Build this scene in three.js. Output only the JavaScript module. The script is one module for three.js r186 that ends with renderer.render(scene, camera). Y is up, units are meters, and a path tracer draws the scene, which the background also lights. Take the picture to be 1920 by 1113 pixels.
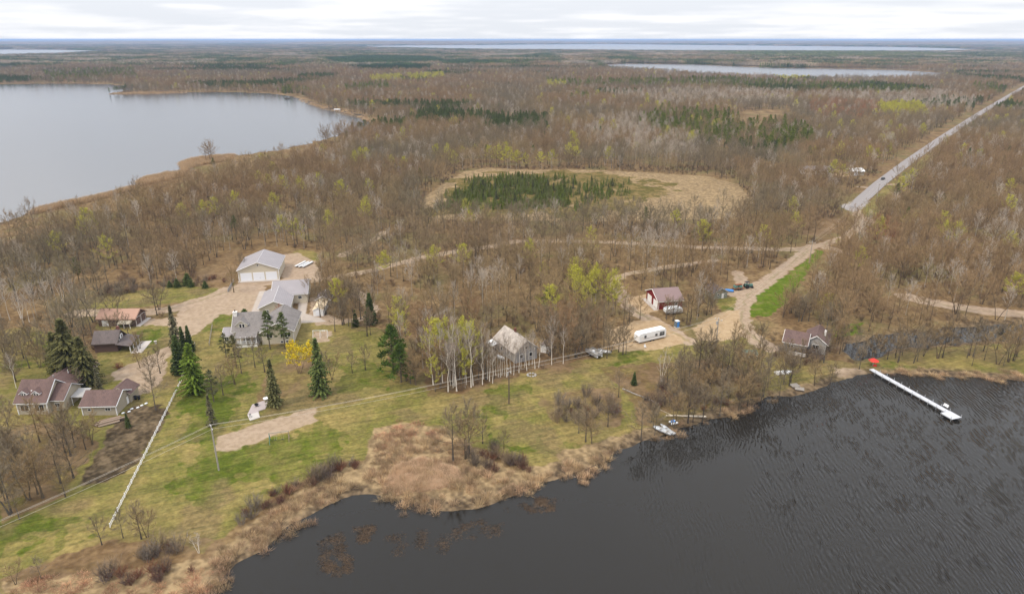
import * as THREE from 'three';
import { mergeGeometries } from 'three/addons/utils/BufferGeometryUtils.js';

// ---------------------------------------------------------------- camera, sky, sun, exposure
const scene = new THREE.Scene();
const EYE = 90, SKY_HORIZON = 0.66, SKY_RISE = 1.25;
const camera = new THREE.PerspectiveCamera(46.995, 1920 / 1113, 1, 60000);
camera.position.set(0, EYE, 0);
camera.rotation.x = -20.693 * Math.PI / 180;
scene.add(camera);

function rng(seed) { let s = seed >>> 0; return () => { s = (s + 0x6d2b79f5) | 0; let t = Math.imul(s ^ (s >>> 15), 1 | s); t = (t + Math.imul(t ^ (t >>> 7), 61 | t)) ^ t; return ((t ^ (t >>> 14)) >>> 0) / 4294967296; }; }
const LAT = (() => { const r = rng(77), a = new Float32Array(65536); for (let i = 0; i < 65536; i++) a[i] = r(); return a; })();
const lat = (x, y) => LAT[((x * 73 + y * 181) ^ (y << 8) ^ (x << 3)) & 65535];
function noise(x, y) {
  const xi = Math.floor(x), yi = Math.floor(y); let u = x - xi, v = y - yi;
  u = u * u * (3 - 2 * u); v = v * v * (3 - 2 * v);
  const a = lat(xi, yi), b = lat(xi + 1, yi), c = lat(xi, yi + 1), d = lat(xi + 1, yi + 1);
  return a + (b - a) * u + (c - a) * v + (a - b - c + d) * u * v;
}
const fbm = (x, y, o = 3) => { let s = 0, a = 0.5, n = 0; for (let i = 0; i < o; i++) { s += a * noise(x, y); n += a; a *= 0.5; x = x * 2.03 + 17.3; y = y * 2.03 + 5.1; } return s / n; };
const clamp = (v, a = 0, b = 1) => (v < a ? a : v > b ? b : v);
const smooth = (a, b, v) => { const t = clamp((v - a) / (b - a)); return t * t * (3 - 2 * t); };
const mix = (a, b, t) => a + (b - a) * t;
const mix3 = (a, b, t) => [mix(a[0], b[0], t), mix(a[1], b[1], t), mix(a[2], b[2], t)];

// overcast sky: an even cloud deck that brightens towards the zenith, with streaks of thinner and thicker cloud
{
  const w = 4096, h = 2048, data = new Float32Array(w * h * 4);
  for (let j = 0; j < h; j++) {
    const el = (j + 0.5) / h * Math.PI - Math.PI / 2, se = Math.sin(el);
    for (let i = 0; i < w; i++) {
      const az = (i + 0.5) / w * 2 * Math.PI, o = (j * w + i) * 4;
      let r, g, b;
      if (se <= 0) { r = 0.6; g = 0.62; b = 0.66; }
      else {
        const k = 1 / (se + 0.035), x = Math.cos(az) * k, y = Math.sin(az) * k;
        const c = fbm(x * 0.42 + 3, y * 0.42 + 9, 5), d = fbm(x * 1.1 + 40, y * 1.1 + 2, 4);
        const thick = smooth(0.36, 0.66, c * 0.7 + d * 0.3);
        const grad = SKY_HORIZON * (1 + SKY_RISE * se);
        const m = grad * mix(0.87, 1.03, thick), blue = 0.05 * (1 - thick);
        r = m * (0.985 - blue); g = m * (0.987 - blue * 0.3); b = m * (1.012 + blue * 0.5);
      }
      data[o] = r; data[o + 1] = g; data[o + 2] = b; data[o + 3] = 1;
    }
  }
  const t = new THREE.DataTexture(data, w, h, THREE.RGBAFormat, THREE.FloatType);
  t.mapping = THREE.EquirectangularReflectionMapping; t.magFilter = THREE.LinearFilter; t.needsUpdate = true;
  scene.background = t; scene.environment = t;
}
const sun = new THREE.DirectionalLight(0xfff0d8, 1.5);
sun.position.set(-260, 420, -40); sun.target.position.set(0, 0, -240); sun.castShadow = true; sun.shadow.radius = 20;
sun.shadow.mapSize.set(4096, 4096);
Object.assign(sun.shadow.camera, { left: -500, right: 500, top: 500, bottom: -500, near: 1, far: 1500 });
scene.add(sun, sun.target);
scene.fog = new THREE.FogExp2(0x9cb6dc, 0.000055);
const renderer = new THREE.WebGLRenderer({ antialias: true });
renderer.toneMapping = THREE.LinearToneMapping;
renderer.toneMappingExposure = 1.52;
renderer.shadowMap.enabled = true;

// ---------------------------------------------------------------- helpers
const taken = new Map();
const numbered = (n) => { const k = taken.get(n) ?? 0; taken.set(n, k + 1); return k ? n + '_' + String(k).padStart(3, '0') : n; };
const V = (x, y, z) => new THREE.Vector3(x, y, z);
function tag(o, label, category, group, kind) { o.userData = { ...o.userData, label, category }; if (group) o.userData.group = group; if (kind) o.userData.kind = kind; return o; }
function shade(o) { o.traverse((m) => { if (m.isMesh) { m.castShadow = true; m.receiveShadow = true; } }); return o; }
function thing(name, label, category, x, z, turn = 0, group, y) {
  const o = new THREE.Group(); o.name = numbered(name); o.position.set(x, y ?? groundAt(x, z), z); o.rotation.y = turn; scene.add(o);
  return tag(o, label, category, group);
}
function part(parent, name, geo, material) {
  const g = Array.isArray(geo) ? mergeGeometries(geo.map((q) => { const n = q.index ? q.toNonIndexed() : q; for (const k of Object.keys(n.attributes)) if (!['position', 'normal', 'uv'].includes(k)) n.deleteAttribute(k); return n; })) : geo;
  const m = new THREE.Mesh(g, material); m.name = name; m.castShadow = m.receiveShadow = true; parent.add(m); return m;
}
const deg = Math.PI / 180;
const box = (w, h, d, x = 0, y = 0, z = 0, ry = 0, rx = 0, rz = 0) => { const g = new THREE.BoxGeometry(w, h, d); if (rx) g.rotateX(rx); if (rz) g.rotateZ(rz); if (ry) g.rotateY(ry); g.translate(x, y, z); return g; };
const cyl = (r1, r2, h, x = 0, y = 0, z = 0, n = 8) => { const g = new THREE.CylinderGeometry(r1, r2, h, n); g.translate(x, y, z); return g; };
function rod(a, b, r, n = 6, r2 = r) {   // a bar from a to b
  const d = b.clone().sub(a), g = new THREE.CylinderGeometry(r2, r, d.length(), n);
  g.applyQuaternion(new THREE.Quaternion().setFromUnitVectors(V(0, 1, 0), d.clone().normalize())); g.translate((a.x + b.x) / 2, (a.y + b.y) / 2, (a.z + b.z) / 2); return g;
}
function slab(points, y0, y1) {   // plan polygon [[x,z]..] as a flat slab
  const s = new THREE.Shape(points.map(([x, z]) => new THREE.Vector2(x, -z)));
  const g = new THREE.ExtrudeGeometry(s, { depth: y1 - y0, bevelEnabled: false }); g.rotateX(-Math.PI / 2); g.translate(0, y0, 0); return g;
}
function profile(points, z0, z1) {   // front outline [[x,y]..] pulled from z0 to z1
  const s = new THREE.Shape(points.map(([x, y]) => new THREE.Vector2(x, y)));
  const g = new THREE.ExtrudeGeometry(s, { depth: z1 - z0, bevelEnabled: false }); g.translate(0, 0, z0); return g;
}
function quad(pts, thick = 0.12) {   // a flat panel through 4 points, thickened along its normal
  const [a, b, c, d] = pts, n = b.clone().sub(a).cross(d.clone().sub(a)).normalize().multiplyScalar(thick);
  const v = [a, b, c, d, ...[a, b, c, d].map((p) => p.clone().sub(n))], f = [[0, 1, 2, 3], [7, 6, 5, 4], [0, 4, 5, 1], [1, 5, 6, 2], [2, 6, 7, 3], [3, 7, 4, 0]], pos = [], uv = [];
  for (const q of f) for (const k of [0, 1, 2, 0, 2, 3]) { pos.push(v[q[k]].x, v[q[k]].y, v[q[k]].z); uv.push(v[q[k]].x, v[q[k]].z); }
  const g = new THREE.BufferGeometry(); g.setAttribute('position', new THREE.Float32BufferAttribute(pos, 3)); g.setAttribute('uv', new THREE.Float32BufferAttribute(uv, 2)); g.computeVertexNormals(); return g;
}
class Soup {   // loose triangles with a colour each
  constructor() { this.p = []; this.c = []; }
  tri(a, b, c, k) { this.p.push(a.x, a.y, a.z, b.x, b.y, b.z, c.x, c.y, c.z); for (let i = 0; i < 3; i++) this.c.push(k[0], k[1], k[2]); }
  tube(pts, rad, n, k) {
    let ring0 = null;
    for (let i = 0; i < pts.length; i++) {
      const d = pts[Math.min(i + 1, pts.length - 1)].clone().sub(pts[Math.max(i - 1, 0)]).normalize(), s = Math.abs(d.y) > 0.9 ? V(1, 0, 0) : V(0, 1, 0), u = d.clone().cross(s).normalize(), w = d.clone().cross(u), ring = [];
      for (let j = 0; j < n; j++) { const a = j / n * 6.2832; ring.push(pts[i].clone().addScaledVector(u, Math.cos(a) * rad[i]).addScaledVector(w, Math.sin(a) * rad[i])); }
      if (ring0) for (let j = 0; j < n; j++) { const q = (j + 1) % n; this.tri(ring0[j], ring[j], ring[q], k); this.tri(ring0[j], ring[q], ring0[q], k); }
      ring0 = ring;
    }
  }
  blade(a, d, len, wid, k, r) {   // one thin tapering blade
    const s = V(r() - 0.5, r() - 0.5, r() - 0.5).cross(d).normalize().multiplyScalar(wid / 2);
    this.tri(a.clone().add(s), a.clone().sub(s), a.clone().addScaledVector(d, len), k);
  }
  leaf(a, s, k, r) { const f = () => V(a.x + (r() - 0.5) * s * 2, a.y + (r() - 0.5) * s * 2, a.z + (r() - 0.5) * s * 2); this.tri(f(), f(), f(), k); }
  add(o, m) { const v = V(0, 0, 0); for (let i = 0; i < o.p.length; i += 3) { v.set(o.p[i], o.p[i + 1], o.p[i + 2]).applyMatrix4(m); this.p.push(v.x, v.y, v.z); } for (const x of o.c) this.c.push(x); }
  geo() {
    const g = new THREE.BufferGeometry(); g.setAttribute('position', new THREE.Float32BufferAttribute(this.p, 3)); g.setAttribute('color', new THREE.Float32BufferAttribute(this.c, 3)); g.computeVertexNormals(); return g;
  }
}
const dirOf = (az, el) => V(Math.cos(az) * Math.cos(el), Math.sin(el), Math.sin(az) * Math.cos(el));
const rgb = (r, g, b) => new THREE.Color().setRGB(r, g, b);
const vary = (c, r, s) => { const k = 1 + (r() - 0.5) * s; return [c[0] * k, c[1] * k, c[2] * k]; };
const inPoly = (p, x, z) => { let c = false; for (let i = 0, j = p.length - 1; i < p.length; j = i++) { const [xi, zi] = p[i], [xj, zj] = p[j]; if (zi > z !== zj > z && x < (xj - xi) * (z - zi) / (zj - zi) + xi) c = !c; } return c; };
const distPoly = (p, x, z, closed = true) => { let m = 1e18; for (let i = closed ? 0 : 1, j = closed ? p.length - 1 : 0; i < p.length; j = i++) { const [ax, az] = p[j], [bx, bz] = p[i], dx = bx - ax, dz = bz - az, t = clamp(((x - ax) * dx + (z - az) * dz) / (dx * dx + dz * dz || 1)), ex = x - ax - t * dx, ez = z - az - t * dz, d = ex * ex + ez * ez; if (d < m) m = d; } return Math.sqrt(m); };
const bounds = (p) => [Math.min(...p.map((q) => q[0])), Math.max(...p.map((q) => q[0])), Math.min(...p.map((q) => q[1])), Math.max(...p.map((q) => q[1]))];

// ---------------------------------------------------------------- the lie of the land (metres, x to the right, -z away)
const WATER = -0.7;
const asphaltLine = [[194.8,-382.6],[204.7,-396.2],[244.5,-450.9],[305.5,-531],[423.5,-681.4],[611.3,-916.5],[1027.3,-1428.6],[1801.7,-2359.4]];
const lakes = [
  { name: 'near_lake', poly: [[-49.1,-84.9],[-51.8,-92.6],[-52.5,-96.1],[-51.1,-100.5],[-46.8,-105.3],[-43.8,-110.3],[-38.7,-117.5],[-33.9,-120.5],[-28.6,-119.6],[-22.1,-117],[-14.2,-115.1],[-8.8,-115.8],[-1.1,-118.7],[5.8,-124],[11.7,-126.7],[20.6,-131.6],[25.6,-137.2],[35,-143.4],[45.5,-149.1],[57.8,-154.3],[68.6,-161.6],[78.4,-164.6],[89.8,-170.7],[101.1,-175.6],[106.4,-177],[121.2,-176],[135.5,-174.3],[145,-172.7],[169,-168.8],[230.3,-147.1],[117.3,-58.3],[-38.1,-58.3]] },
  { name: 'wide_lake', poly: [[-270.1,-350.9],[-270.6,-377.4],[-266.4,-394.8],[-254.4,-412.2],[-249.3,-446.4],[-256.8,-466.5],[-251,-486.3],[-239.5,-498.9],[-261,-538.3],[-252.5,-561.6],[-231.6,-575.4],[-204.5,-601.9],[-192.4,-641.1],[-176.4,-697.3],[-160.3,-778.6],[-185.7,-886.5],[-229.7,-948.4],[-277.1,-1019.1],[-332,-1130.9],[-383,-1213.7],[-436,-1262.9],[-512.5,-1289],[-589.8,-1289],[-641.4,-1256.6],[-713.3,-1250.3],[-729.1,-1351.7],[-787.1,-1461.9],[-865.3,-1523.8],[-990.9,-1542.5],[-1093,-1523.8],[-1652.5,-1514.7],[-2043.2,-1323.1],[-571.1,-345.4],[-308.2,-236.3],[-274.2,-289.4]] },
  { name: 'backwater', poly: [[103.8,-192.2],[109.3,-198.2],[117.2,-201.9],[129.2,-204.9],[141.5,-208],[159.7,-211.6],[173.9,-213.9],[206.8,-218.7],[192.1,-200.7],[165.5,-201.9],[152.6,-200.7],[134,-198.2],[120.5,-194.9],[104.6,-187.6]] },
  { name: 'middle_lake', poly: [[304.3,-2652.5],[460.1,-2827.7],[688.6,-2737.3],[873,-2403.7],[1040.1,-2337.8],[1217,-2216.2],[1226.5,-1975.7],[1054.3,-1769.3],[924.6,-1675.6],[740.1,-1653.7],[624.7,-1675.6],[508.5,-1846.5],[427.6,-2055.5],[320.7,-2275.4]] },
  { name: 'far_lake', poly: [[-2192.9,-9645.2],[-1603.4,-10935.8],[-506.4,-11513.1],[377.3,-12871.6],[1904.1,-13678.2],[2973.7,-11933],[3996.3,-10091.9],[4683.7,-8626.3],[4364.5,-6387.3],[3018.3,-5128.2],[2414.6,-5128.2],[1335.1,-5338.9],[962.1,-5450.9],[384.8,-5816.5],[-268.5,-6088.7],[-810.2,-6894.3],[-1471.4,-7709.4]] },
  { name: 'left_far_lake', poly: [[-8405.4,-6894.3],[-4712.2,-6682.2],[-4136.9,-6547.9],[-3411,-5949.5],[-3049.4,-5842.7],[-2814.9,-4841.5],[-2712.7,-4282],[-2798.7,-3955],[-4316.3,-3523.8]] },
];
for (const l of lakes) l.box = bounds(l.poly);
function lakeSD(x, z, reach = 60) {   // metres to the nearest water's edge, negative in the water
  let m = reach;
  for (const l of lakes) {
    const b = l.box; if (x < b[0] - reach || x > b[1] + reach || z < b[2] - reach || z > b[3] + reach) continue;
    const d = distPoly(l.poly, x, z); if (inPoly(l.poly, x, z)) return -d;
    if (d < m) m = d;
  }
  return m;
}
function heightFrom(sd, x, z) {
  const r = Math.hypot(x, z), n = (fbm(x / 7 + 90, z / 7, 3) - 0.5) * clamp(r / 120, 1, 8), d = sd + n * 3;
  const level = x > 120 && z < -260 && r < 2600 ? smooth(5, 30, distPoly(asphaltLine, x, z, false)) : 1;
  const dry = mix(-0.45, 0.0, smooth(0, 9, d)) + (fbm(x / 45, z / 45, 3) - 0.5) * 0.9 * smooth(4, 25, d) * level;
  const hill = smooth(5200, 16000, r) * (fbm(x / 2600 + 5, z / 2600 + 2, 4) - 0.25) * 90 * smooth(20, 700, sd);
  return d < 0 ? Math.max(-2.5, WATER - 0.1 + d * 0.35) : mix(WATER - 0.1, dry, smooth(-0.2, 2.2, d)) + hill;
}
const groundAt = (x, z) => heightFrom(lakeSD(x, z), x, z);

// what covers the ground, drawn in plan once and read back
const MASK = { x0: -540, x1: 540, z0: -640, z1: -60, s: 3.2 };
MASK.w = Math.round((MASK.x1 - MASK.x0) * MASK.s); MASK.h = Math.round((MASK.z1 - MASK.z0) * MASK.s);
const cover = {};
function paint(name, polys = [], lines = []) {
  const c = document.createElement('canvas'); c.width = MASK.w; c.height = MASK.h;
  const g = c.getContext('2d'); g.fillStyle = '#000'; g.fillRect(0, 0, MASK.w, MASK.h); g.fillStyle = g.strokeStyle = '#fff'; g.lineJoin = g.lineCap = 'round';
  const path = (p) => { g.beginPath(); p.forEach(([x, z], i) => g[i ? 'lineTo' : 'moveTo']((x - MASK.x0) * MASK.s, (z - MASK.z0) * MASK.s)); };
  for (const p of polys) { path(p); g.closePath(); g.fill(); }
  for (const [p, w] of lines) { g.lineWidth = w * MASK.s; path(p); g.stroke(); }
  const d = g.getImageData(0, 0, MASK.w, MASK.h).data, out = new Uint8Array(MASK.w * MASK.h);
  for (let i = 0; i < out.length; i++) out[i] = d[i * 4];
  cover[name] = out;
}
function at(name, x, z) {
  const u = (x - MASK.x0) * MASK.s - 0.5, v = (z - MASK.z0) * MASK.s - 0.5, i = Math.floor(u), j = Math.floor(v);
  if (i < 0 || j < 0 || i >= MASK.w - 1 || j >= MASK.h - 1) return 0;
  const a = cover[name], o = j * MASK.w + i, fu = u - i, fv = v - j;
  return (a[o] * (1 - fu) * (1 - fv) + a[o + 1] * fu * (1 - fv) + a[o + MASK.w] * (1 - fu) * fv + a[o + MASK.w + 1] * fu * fv) / 255;
}
const lawns = [
  [[-111.5,-87.1],[-220.8,-205.8],[-169.5,-207.5],[-158.3,-209.3],[-143.9,-198.2],[-134.1,-179.4],[-119.7,-176],[-140.4,-213],[-115.9,-217.7],[-109.5,-254.1],[-104,-244.9],[-65.7,-215.8],[-58.2,-214.8],[-42.7,-207.5],[-34.5,-176],[-23.3,-165.5],[-14.4,-163.4],[4.6,-176],[22.5,-185.8],[33.1,-192.2],[57.5,-197.4],[75,-210.2],[74.7,-198.2],[78.9,-191],[84.1,-187.2],[95.9,-184.7],[107.4,-182.2],[125.6,-180.7],[148.7,-178],[167.2,-176],[163.3,-171],[146.1,-174.3],[122,-177.3],[105.3,-178],[79.1,-166.4],[58.4,-156.2],[45.7,-150.1],[25.9,-138.8],[12.1,-131.6],[4.8,-129.1],[-2.5,-135.4],[-10.2,-139.9],[-15.9,-147.6],[-24,-148.3],[-31.2,-144.1],[-33,-133.3],[-38.8,-132],[-46.4,-124.8],[-53.1,-114.4],[-56,-108],[-57.7,-102.1],[-64,-105],[-78,-106.5],[-83.6,-102.1],[-90.8,-95.4]],
  [[-151.8,-227.2],[-151.7,-239.1],[-148.1,-244.3],[-130.9,-250.3],[-115.4,-247.9],[-105.5,-243.7],[-110.6,-236.3],[-122.4,-231.9],[-143.9,-225.1]],
  [[101.9,-187.2],[123,-193.4],[141,-195.7],[162.9,-198.2],[186.3,-199.8],[167.2,-176],[106,-179.4]],
  [[74.8,-235.2],[87.6,-238.5],[79.4,-215.8],[73,-215.8]],
  [[-89.7,-297.6],[-97.4,-299.3],[-99.8,-291],[-82.7,-280.2]], [[195.4,-376.1],[231.3,-424.7],[288.2,-498.9],[399.6,-641.1],[423.5,-662.5],[282.3,-478.2],[234.4,-415.3],[194.1,-356.6]],
];
const greens = [
  [[84.2,-226.7],[92,-240.8],[100.2,-251.6],[113.4,-264.5],[126.9,-281.7],[139.3,-299.3],[141.8,-297.6],[126.2,-274.3],[112.4,-250.9],[101.3,-233.6],[89.9,-219.6],[83.1,-218.7]],
  [[-127,-205.8],[-114.2,-210.2],[-108.9,-198.2],[-110.8,-192.2],[-112.9,-187.2],[-120.9,-194.1]], [[-103.8,-219.6],[-97.1,-221.6],[-92.7,-208.9],[-95,-202.3],[-99,-204.5]],
  [[-164.7,-205.8],[-155.7,-206.7],[-140.1,-190.3],[-134.9,-179.4],[-143.5,-179.4]], [[-87.5,-176],[-76.4,-179.4],[-66.3,-163.4],[-68.8,-147.1],[-77.5,-139.9],[-83.4,-147.1],[-85.8,-163.4]],
  [[-56.1,-179.4],[-37.4,-179.4],[-32.9,-166.4],[-44.8,-157.6],[-53.4,-163.4]], [[-8.8,-166.4],[4.5,-169.5],[0,-149.6],[-8.2,-152.2]], [[33.6,-190.3],[41.3,-192.2],[38.8,-182.9],[31.7,-182.9]],
  [[-78,-135.4],[-71.5,-147.1],[-59.4,-135.4],[-47,-144.6],[-33.5,-142.2],[-39.1,-133.3],[-52.2,-121.4],[-62.9,-114.4]], [[-110.8,-116.1],[-102.2,-121.4],[-86.8,-114.4],[-87.7,-99.4],[-96.5,-96.7]],
  [[268.1,-468.4],[315.2,-533.4],[318.5,-533.4],[268.7,-462.7]], [[229,-416.8],[250.1,-444.7],[250.8,-441.2],[227.4,-409.2]], [[77.2,-233.6],[85.6,-235.2],[81.7,-224.6],[76.3,-225.6]], [[103.5,-187.2],[109.1,-188.7],[105.8,-182.2],[101.6,-181.4]], [[112.9,-183.6],[119.7,-184.3],[116.6,-179.4],[111,-179.4]], [[107.1,-210.2],[119.1,-213],[114.2,-204.5],[104.1,-201.5]], [[6.6,-147.1],[12.2,-133.3],[5,-135.4],[0,-147.1]],
];
const gravelLines = [
  [[[193.6,-376.1],[186.4,-356.6],[174.1,-334.7],[159.5,-318],[146.2,-307.9],[132.2,-301],[122.1,-300.1],[108,-301.8],[84.1,-304.4],[60.1,-308.8],[35.4,-312.4],[17.8,-314.3],[0,-313.3],[-9.9,-305.3],[-24.2,-297.6],[-37.8,-289.4],[-50.2,-277.9],[-57.8,-270],[-69.3,-262.5],[-76.6,-257.2],[-84.2,-254.1]], 5],
  [[[137.8,-302.7],[122.3,-281.7],[105.5,-260.5],[94.6,-247.3],[88.8,-240.8],[83.2,-228.2],[78.5,-215.8],[77.1,-205.8],[78.1,-198.2],[80.2,-192.2]], 6],
  [[[92.5,-265.9],[90.7,-246.7]], 5], [[[189.5,-359],[190.7,-349.8]], 5], [[[144.2,-306.2],[149.5,-295.9]], 5],
  [[[40,-257.2],[41.2,-240.8],[42.5,-227.7],[45.3,-219.2],[50.9,-210.2],[56.3,-198.2]], 5.5], [[[40,-257.2],[48.2,-265.9],[67.6,-274.3],[88.1,-283.2]], 4],
  [[[-153.2,-221.6],[-132.6,-221.6],[-120,-226.7],[-111.5,-238.5],[-103.2,-254.1],[-90.9,-255.3]], 7], [[[-65.5,-255.3],[-58.1,-242],[-49.3,-225.6],[-49.8,-218.2],[-58,-213.9],[-65,-213]], 4],
  [[[147.7,-239.1],[152.5,-233.6],[163.5,-226.2],[179,-221.1],[199,-215.8]], 8], [[[-75.6,-289.4],[-66.3,-315.2],[-63.8,-329.6]], 4],
  [[[234.5,-437.8],[226.5,-441.2]], 4], [[[249.5,-448.2],[258.2,-450]], 4],
];
const gravels = [
  [[-119.1,-226.7],[-111.7,-249.1],[-101.5,-256.6],[-94.8,-247.9],[-93.6,-236.3],[-90.9,-223.1],[-96.8,-220.6],[-101.4,-220.6],[-103.2,-198.2],[-106.9,-198.2],[-112.4,-210.2],[-124,-211.1],[-127.4,-215.8],[-115.9,-217.7]],
  [[-105.5,-197.4],[-105.5,-192.2],[-101.7,-179.4],[-98.1,-168.8],[-100.4,-162.8],[-105.2,-164.9],[-114.8,-176],[-115,-180],[-111.4,-184.3],[-109.1,-192.2]],
  [[-102.1,-291],[-96,-294.3],[-85.4,-281.7],[-77.1,-260.5],[-83.6,-253.4],[-92.2,-257.9]], [[80.3,-240.8],[86.1,-247.9],[92.7,-249.1],[87.7,-236.3],[81.7,-238.5]], [[-71.7,-142.7],[-64,-148.6],[-55.2,-154.9],[-51.5,-155.4],[-48.4,-150.1],[-55.1,-145.6],[-66.6,-136.3],[-69.8,-136.5]],
  [[-64.8,-205.8],[-60.2,-206.7],[-57.4,-198.2],[-62.9,-197.4]], [[93.6,-174.3],[92.8,-177.6],[97.3,-180.7],[103.4,-178.7],[102.8,-176]], [[-73.7,-218.2],[-69.8,-218.7],[-74.7,-236.3],[-71.4,-237.4],[-64.8,-220.6],[-58.4,-215.8],[-72.2,-213]],
];
paint('lawn', lawns); paint('green', greens); paint('gravel', gravels, gravelLines);
paint('sand', [[[31.4,-207.5],[43.8,-215.8],[50.9,-214.8],[56.7,-198.2],[49,-193.4],[39.6,-191.8],[33.5,-189.5],[31.6,-196.1]], [[41.9,-236.3],[51,-240.8],[52.2,-224.6],[46,-219.6]], [[60.4,-208.9],[73.3,-223.1],[80.6,-225.6],[74.6,-202.3],[67.9,-198.2],[59.4,-198.2]], [[235.6,-503.3],[253.4,-507.7],[241.8,-478.2],[222.9,-474.3]]]);
paint('concrete', [[[-81.8,-247.9],[-77.9,-247.3],[-72.3,-221.6],[-66.2,-217.7],[-63.2,-214.4],[-72.2,-213],[-74,-216.7]], [[-96.4,-244.3],[-94,-244.9],[-86.6,-214.8],[-89.9,-213.9]]]);
paint('asphalt', [[[188.7,-386.6],[198.1,-394.8],[207.9,-406.3],[212,-397.6],[197.8,-378.7],[189.4,-372.3]]]);
paint('track', [], gravelLines.map(([p]) => [p, 1.1]));
paint('soil', [[[-99.9,-147.1],[-99.4,-157.6],[-92.7,-158.2],[-88.4,-154.3],[-87.1,-143.4],[-85.5,-130.8],[-88.1,-123.7],[-93.6,-124],[-96.3,-133.3]], [[111.4,-190.3],[121.7,-194.1],[121.7,-191],[112.3,-188.7]], [[-98.3,-155.4],[-97.7,-149.6],[-101,-154.9]]]);
paint('litter', [[[-22.9,-161.9],[-14.3,-161.9],[6.1,-174.3],[16.9,-176],[22.5,-185.8],[6.7,-194.1],[-13.6,-198.2],[-26.2,-190.3]], [[-134.7,-289.4],[-118.7,-297.6],[-109.5,-254.1],[-128.4,-254.1]], [[-71.7,-179.4],[-60.6,-190.3],[-53.5,-169.5],[-67.2,-157.6]], [[24.9,-179.4],[61.2,-186.5],[71.4,-169.5],[45.9,-150.9],[31.8,-147.1],[31.7,-163.4]], [[-127,-147.1],[-111.4,-149.6],[-99.1,-139.9],[-94.3,-119.6],[-101.8,-111.1]], [[-79.9,-108],[-55.4,-106.5],[-52.5,-94.2],[-88.8,-92.6],[-90.8,-95.4]], [[5.8,-163.4],[29.5,-167.9],[28.2,-149.6],[15.1,-137.6],[8.3,-154.9]], [[170,-381.3],[176.5,-368.6],[182.7,-356.6],[157.3,-324.7],[141.6,-324.7]]]);
paint('marsh', [[[-34.4,-147.1],[-24.2,-149.6],[-11.5,-141.1],[0,-129.1],[12.1,-132.2],[26.5,-138.8],[26,-135.4],[11.6,-125.2],[-8.7,-114.4],[-29,-118.7],[-39.5,-116.1],[-48.3,-103.6],[-51.8,-92.6],[-88.8,-92.6],[-90.4,-94.8],[-57.1,-100.7],[-49.9,-114.4],[-40.3,-128.1],[-33.8,-131.2]], [[-52,-374.8],[-52.7,-416.8],[-44.7,-455.4],[-34.8,-494.7],[-18,-512.2],[15.7,-503.3],[55.2,-505.5],[106.9,-488.4],[138,-476.2],[149.8,-448.2],[142.6,-397.6],[125.6,-356.6],[39.4,-350.9],[-45.4,-354.3]], [[105.5,-178.3],[123.2,-179.4],[147.3,-176],[144.5,-172],[120.8,-175.3],[105.9,-176]], [[9.9,-135.4],[25.9,-143.4],[46.3,-152.2],[69.4,-164],[91.3,-174.3],[89.8,-170.7],[68.4,-161],[45.3,-148.3],[24.9,-136.5],[12,-130.1]]]);
paint('bog', [[[-48,-371],[-43.4,-441.2],[-30.2,-482.2],[-7.7,-494.7],[53.9,-492.6],[89.8,-478.2],[97.6,-450],[88.2,-421.5],[70.2,-383.9],[39.7,-354.3],[-17,-354.3],[-45.7,-356.6]], [[99,-441.2],[115.9,-446.4],[114.6,-432.8],[98.2,-429.5]]]);
paint('clear', [...lawns, ...gravels, [[-51.2,-368.6],[-52.7,-416.8],[-44.7,-455.4],[-34.8,-494.7],[-18,-512.2],[15.7,-503.3],[55.2,-505.5],[106.9,-488.4],[138,-476.2],[149.8,-448.2],[142.6,-397.6],[122.7,-347.6],[39,-347.6],[-44.9,-349.8]],
  [[31.4,-207.5],[43.8,-215.8],[50.9,-214.8],[56.7,-198.2],[60.4,-208.9],[73.3,-223.1],[80.6,-225.6],[74.6,-202.3],[65.6,-190.3],[30.7,-189.5]], [[41.9,-236.3],[51.4,-243.1],[65.8,-243.1],[60.2,-215.8],[46,-219.6]], [[188.1,-389.3],[208.6,-407.7],[212.4,-393.4],[188.9,-372.3]],
  [[-7,-179.4],[-9.2,-194.1],[-2.7,-210.2],[7.6,-198.2],[8.6,-200.2],[13.1,-190.3],[7.7,-176]], [[-111.6,-254.1],[-126,-297.6],[-106.3,-304.4],[-85.1,-289.4],[-71.1,-236.3],[-84,-215.8]], [[73.3,-233.6],[78.1,-250.9],[96.9,-260.5],[88.9,-236.3]], [[139.7,-319.9],[167,-356.6],[187.1,-366.1],[172.5,-334.7],[148.6,-310.6]],
  [[80.4,-188.4],[91.3,-215.8],[105,-215.8],[94.3,-188.4]], [[200.9,-470.4],[217.4,-516.8],[265.7,-516.8],[245.1,-470.4]], [[82.3,-219.6],[92.8,-242],[115.8,-270.7],[143.4,-304.4],[155.1,-297.6],[106.7,-236.3],[86,-211.1]], [[203.2,-374.8],[251.1,-450],[322.1,-545.9],[327.7,-540.8],[251.7,-437.8],[205.9,-368.6]],
  [[-124.2,-254.1],[-126,-297.6],[-107.1,-247.9]], [[-267.6,-281.7],[-271.6,-353.2],[-268.1,-397.6],[-251.1,-450],[-241.5,-503.3],[-232.7,-578.3],[-198.4,-644.5],[-176.4,-697.3],[-159.4,-773.6],[-134.8,-689.3],[-145.2,-586.9],[-167.3,-538.3],[-194.7,-488.4],[-206.9,-437.8],[-213.8,-383.9],[-222.7,-356.6],[-235.9,-324.7],[-237.4,-304.4],[-239,-247.9]], [[-35.7,-315.2],[-15.5,-319.9],[-13.9,-310.6],[-34.6,-304.4]], ...lakes.slice(0, 3).map((l) => l.poly)],
  [...gravelLines.map(([p, w]) => [p, w + 2.5]), [asphaltLine, 15]]);

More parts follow.
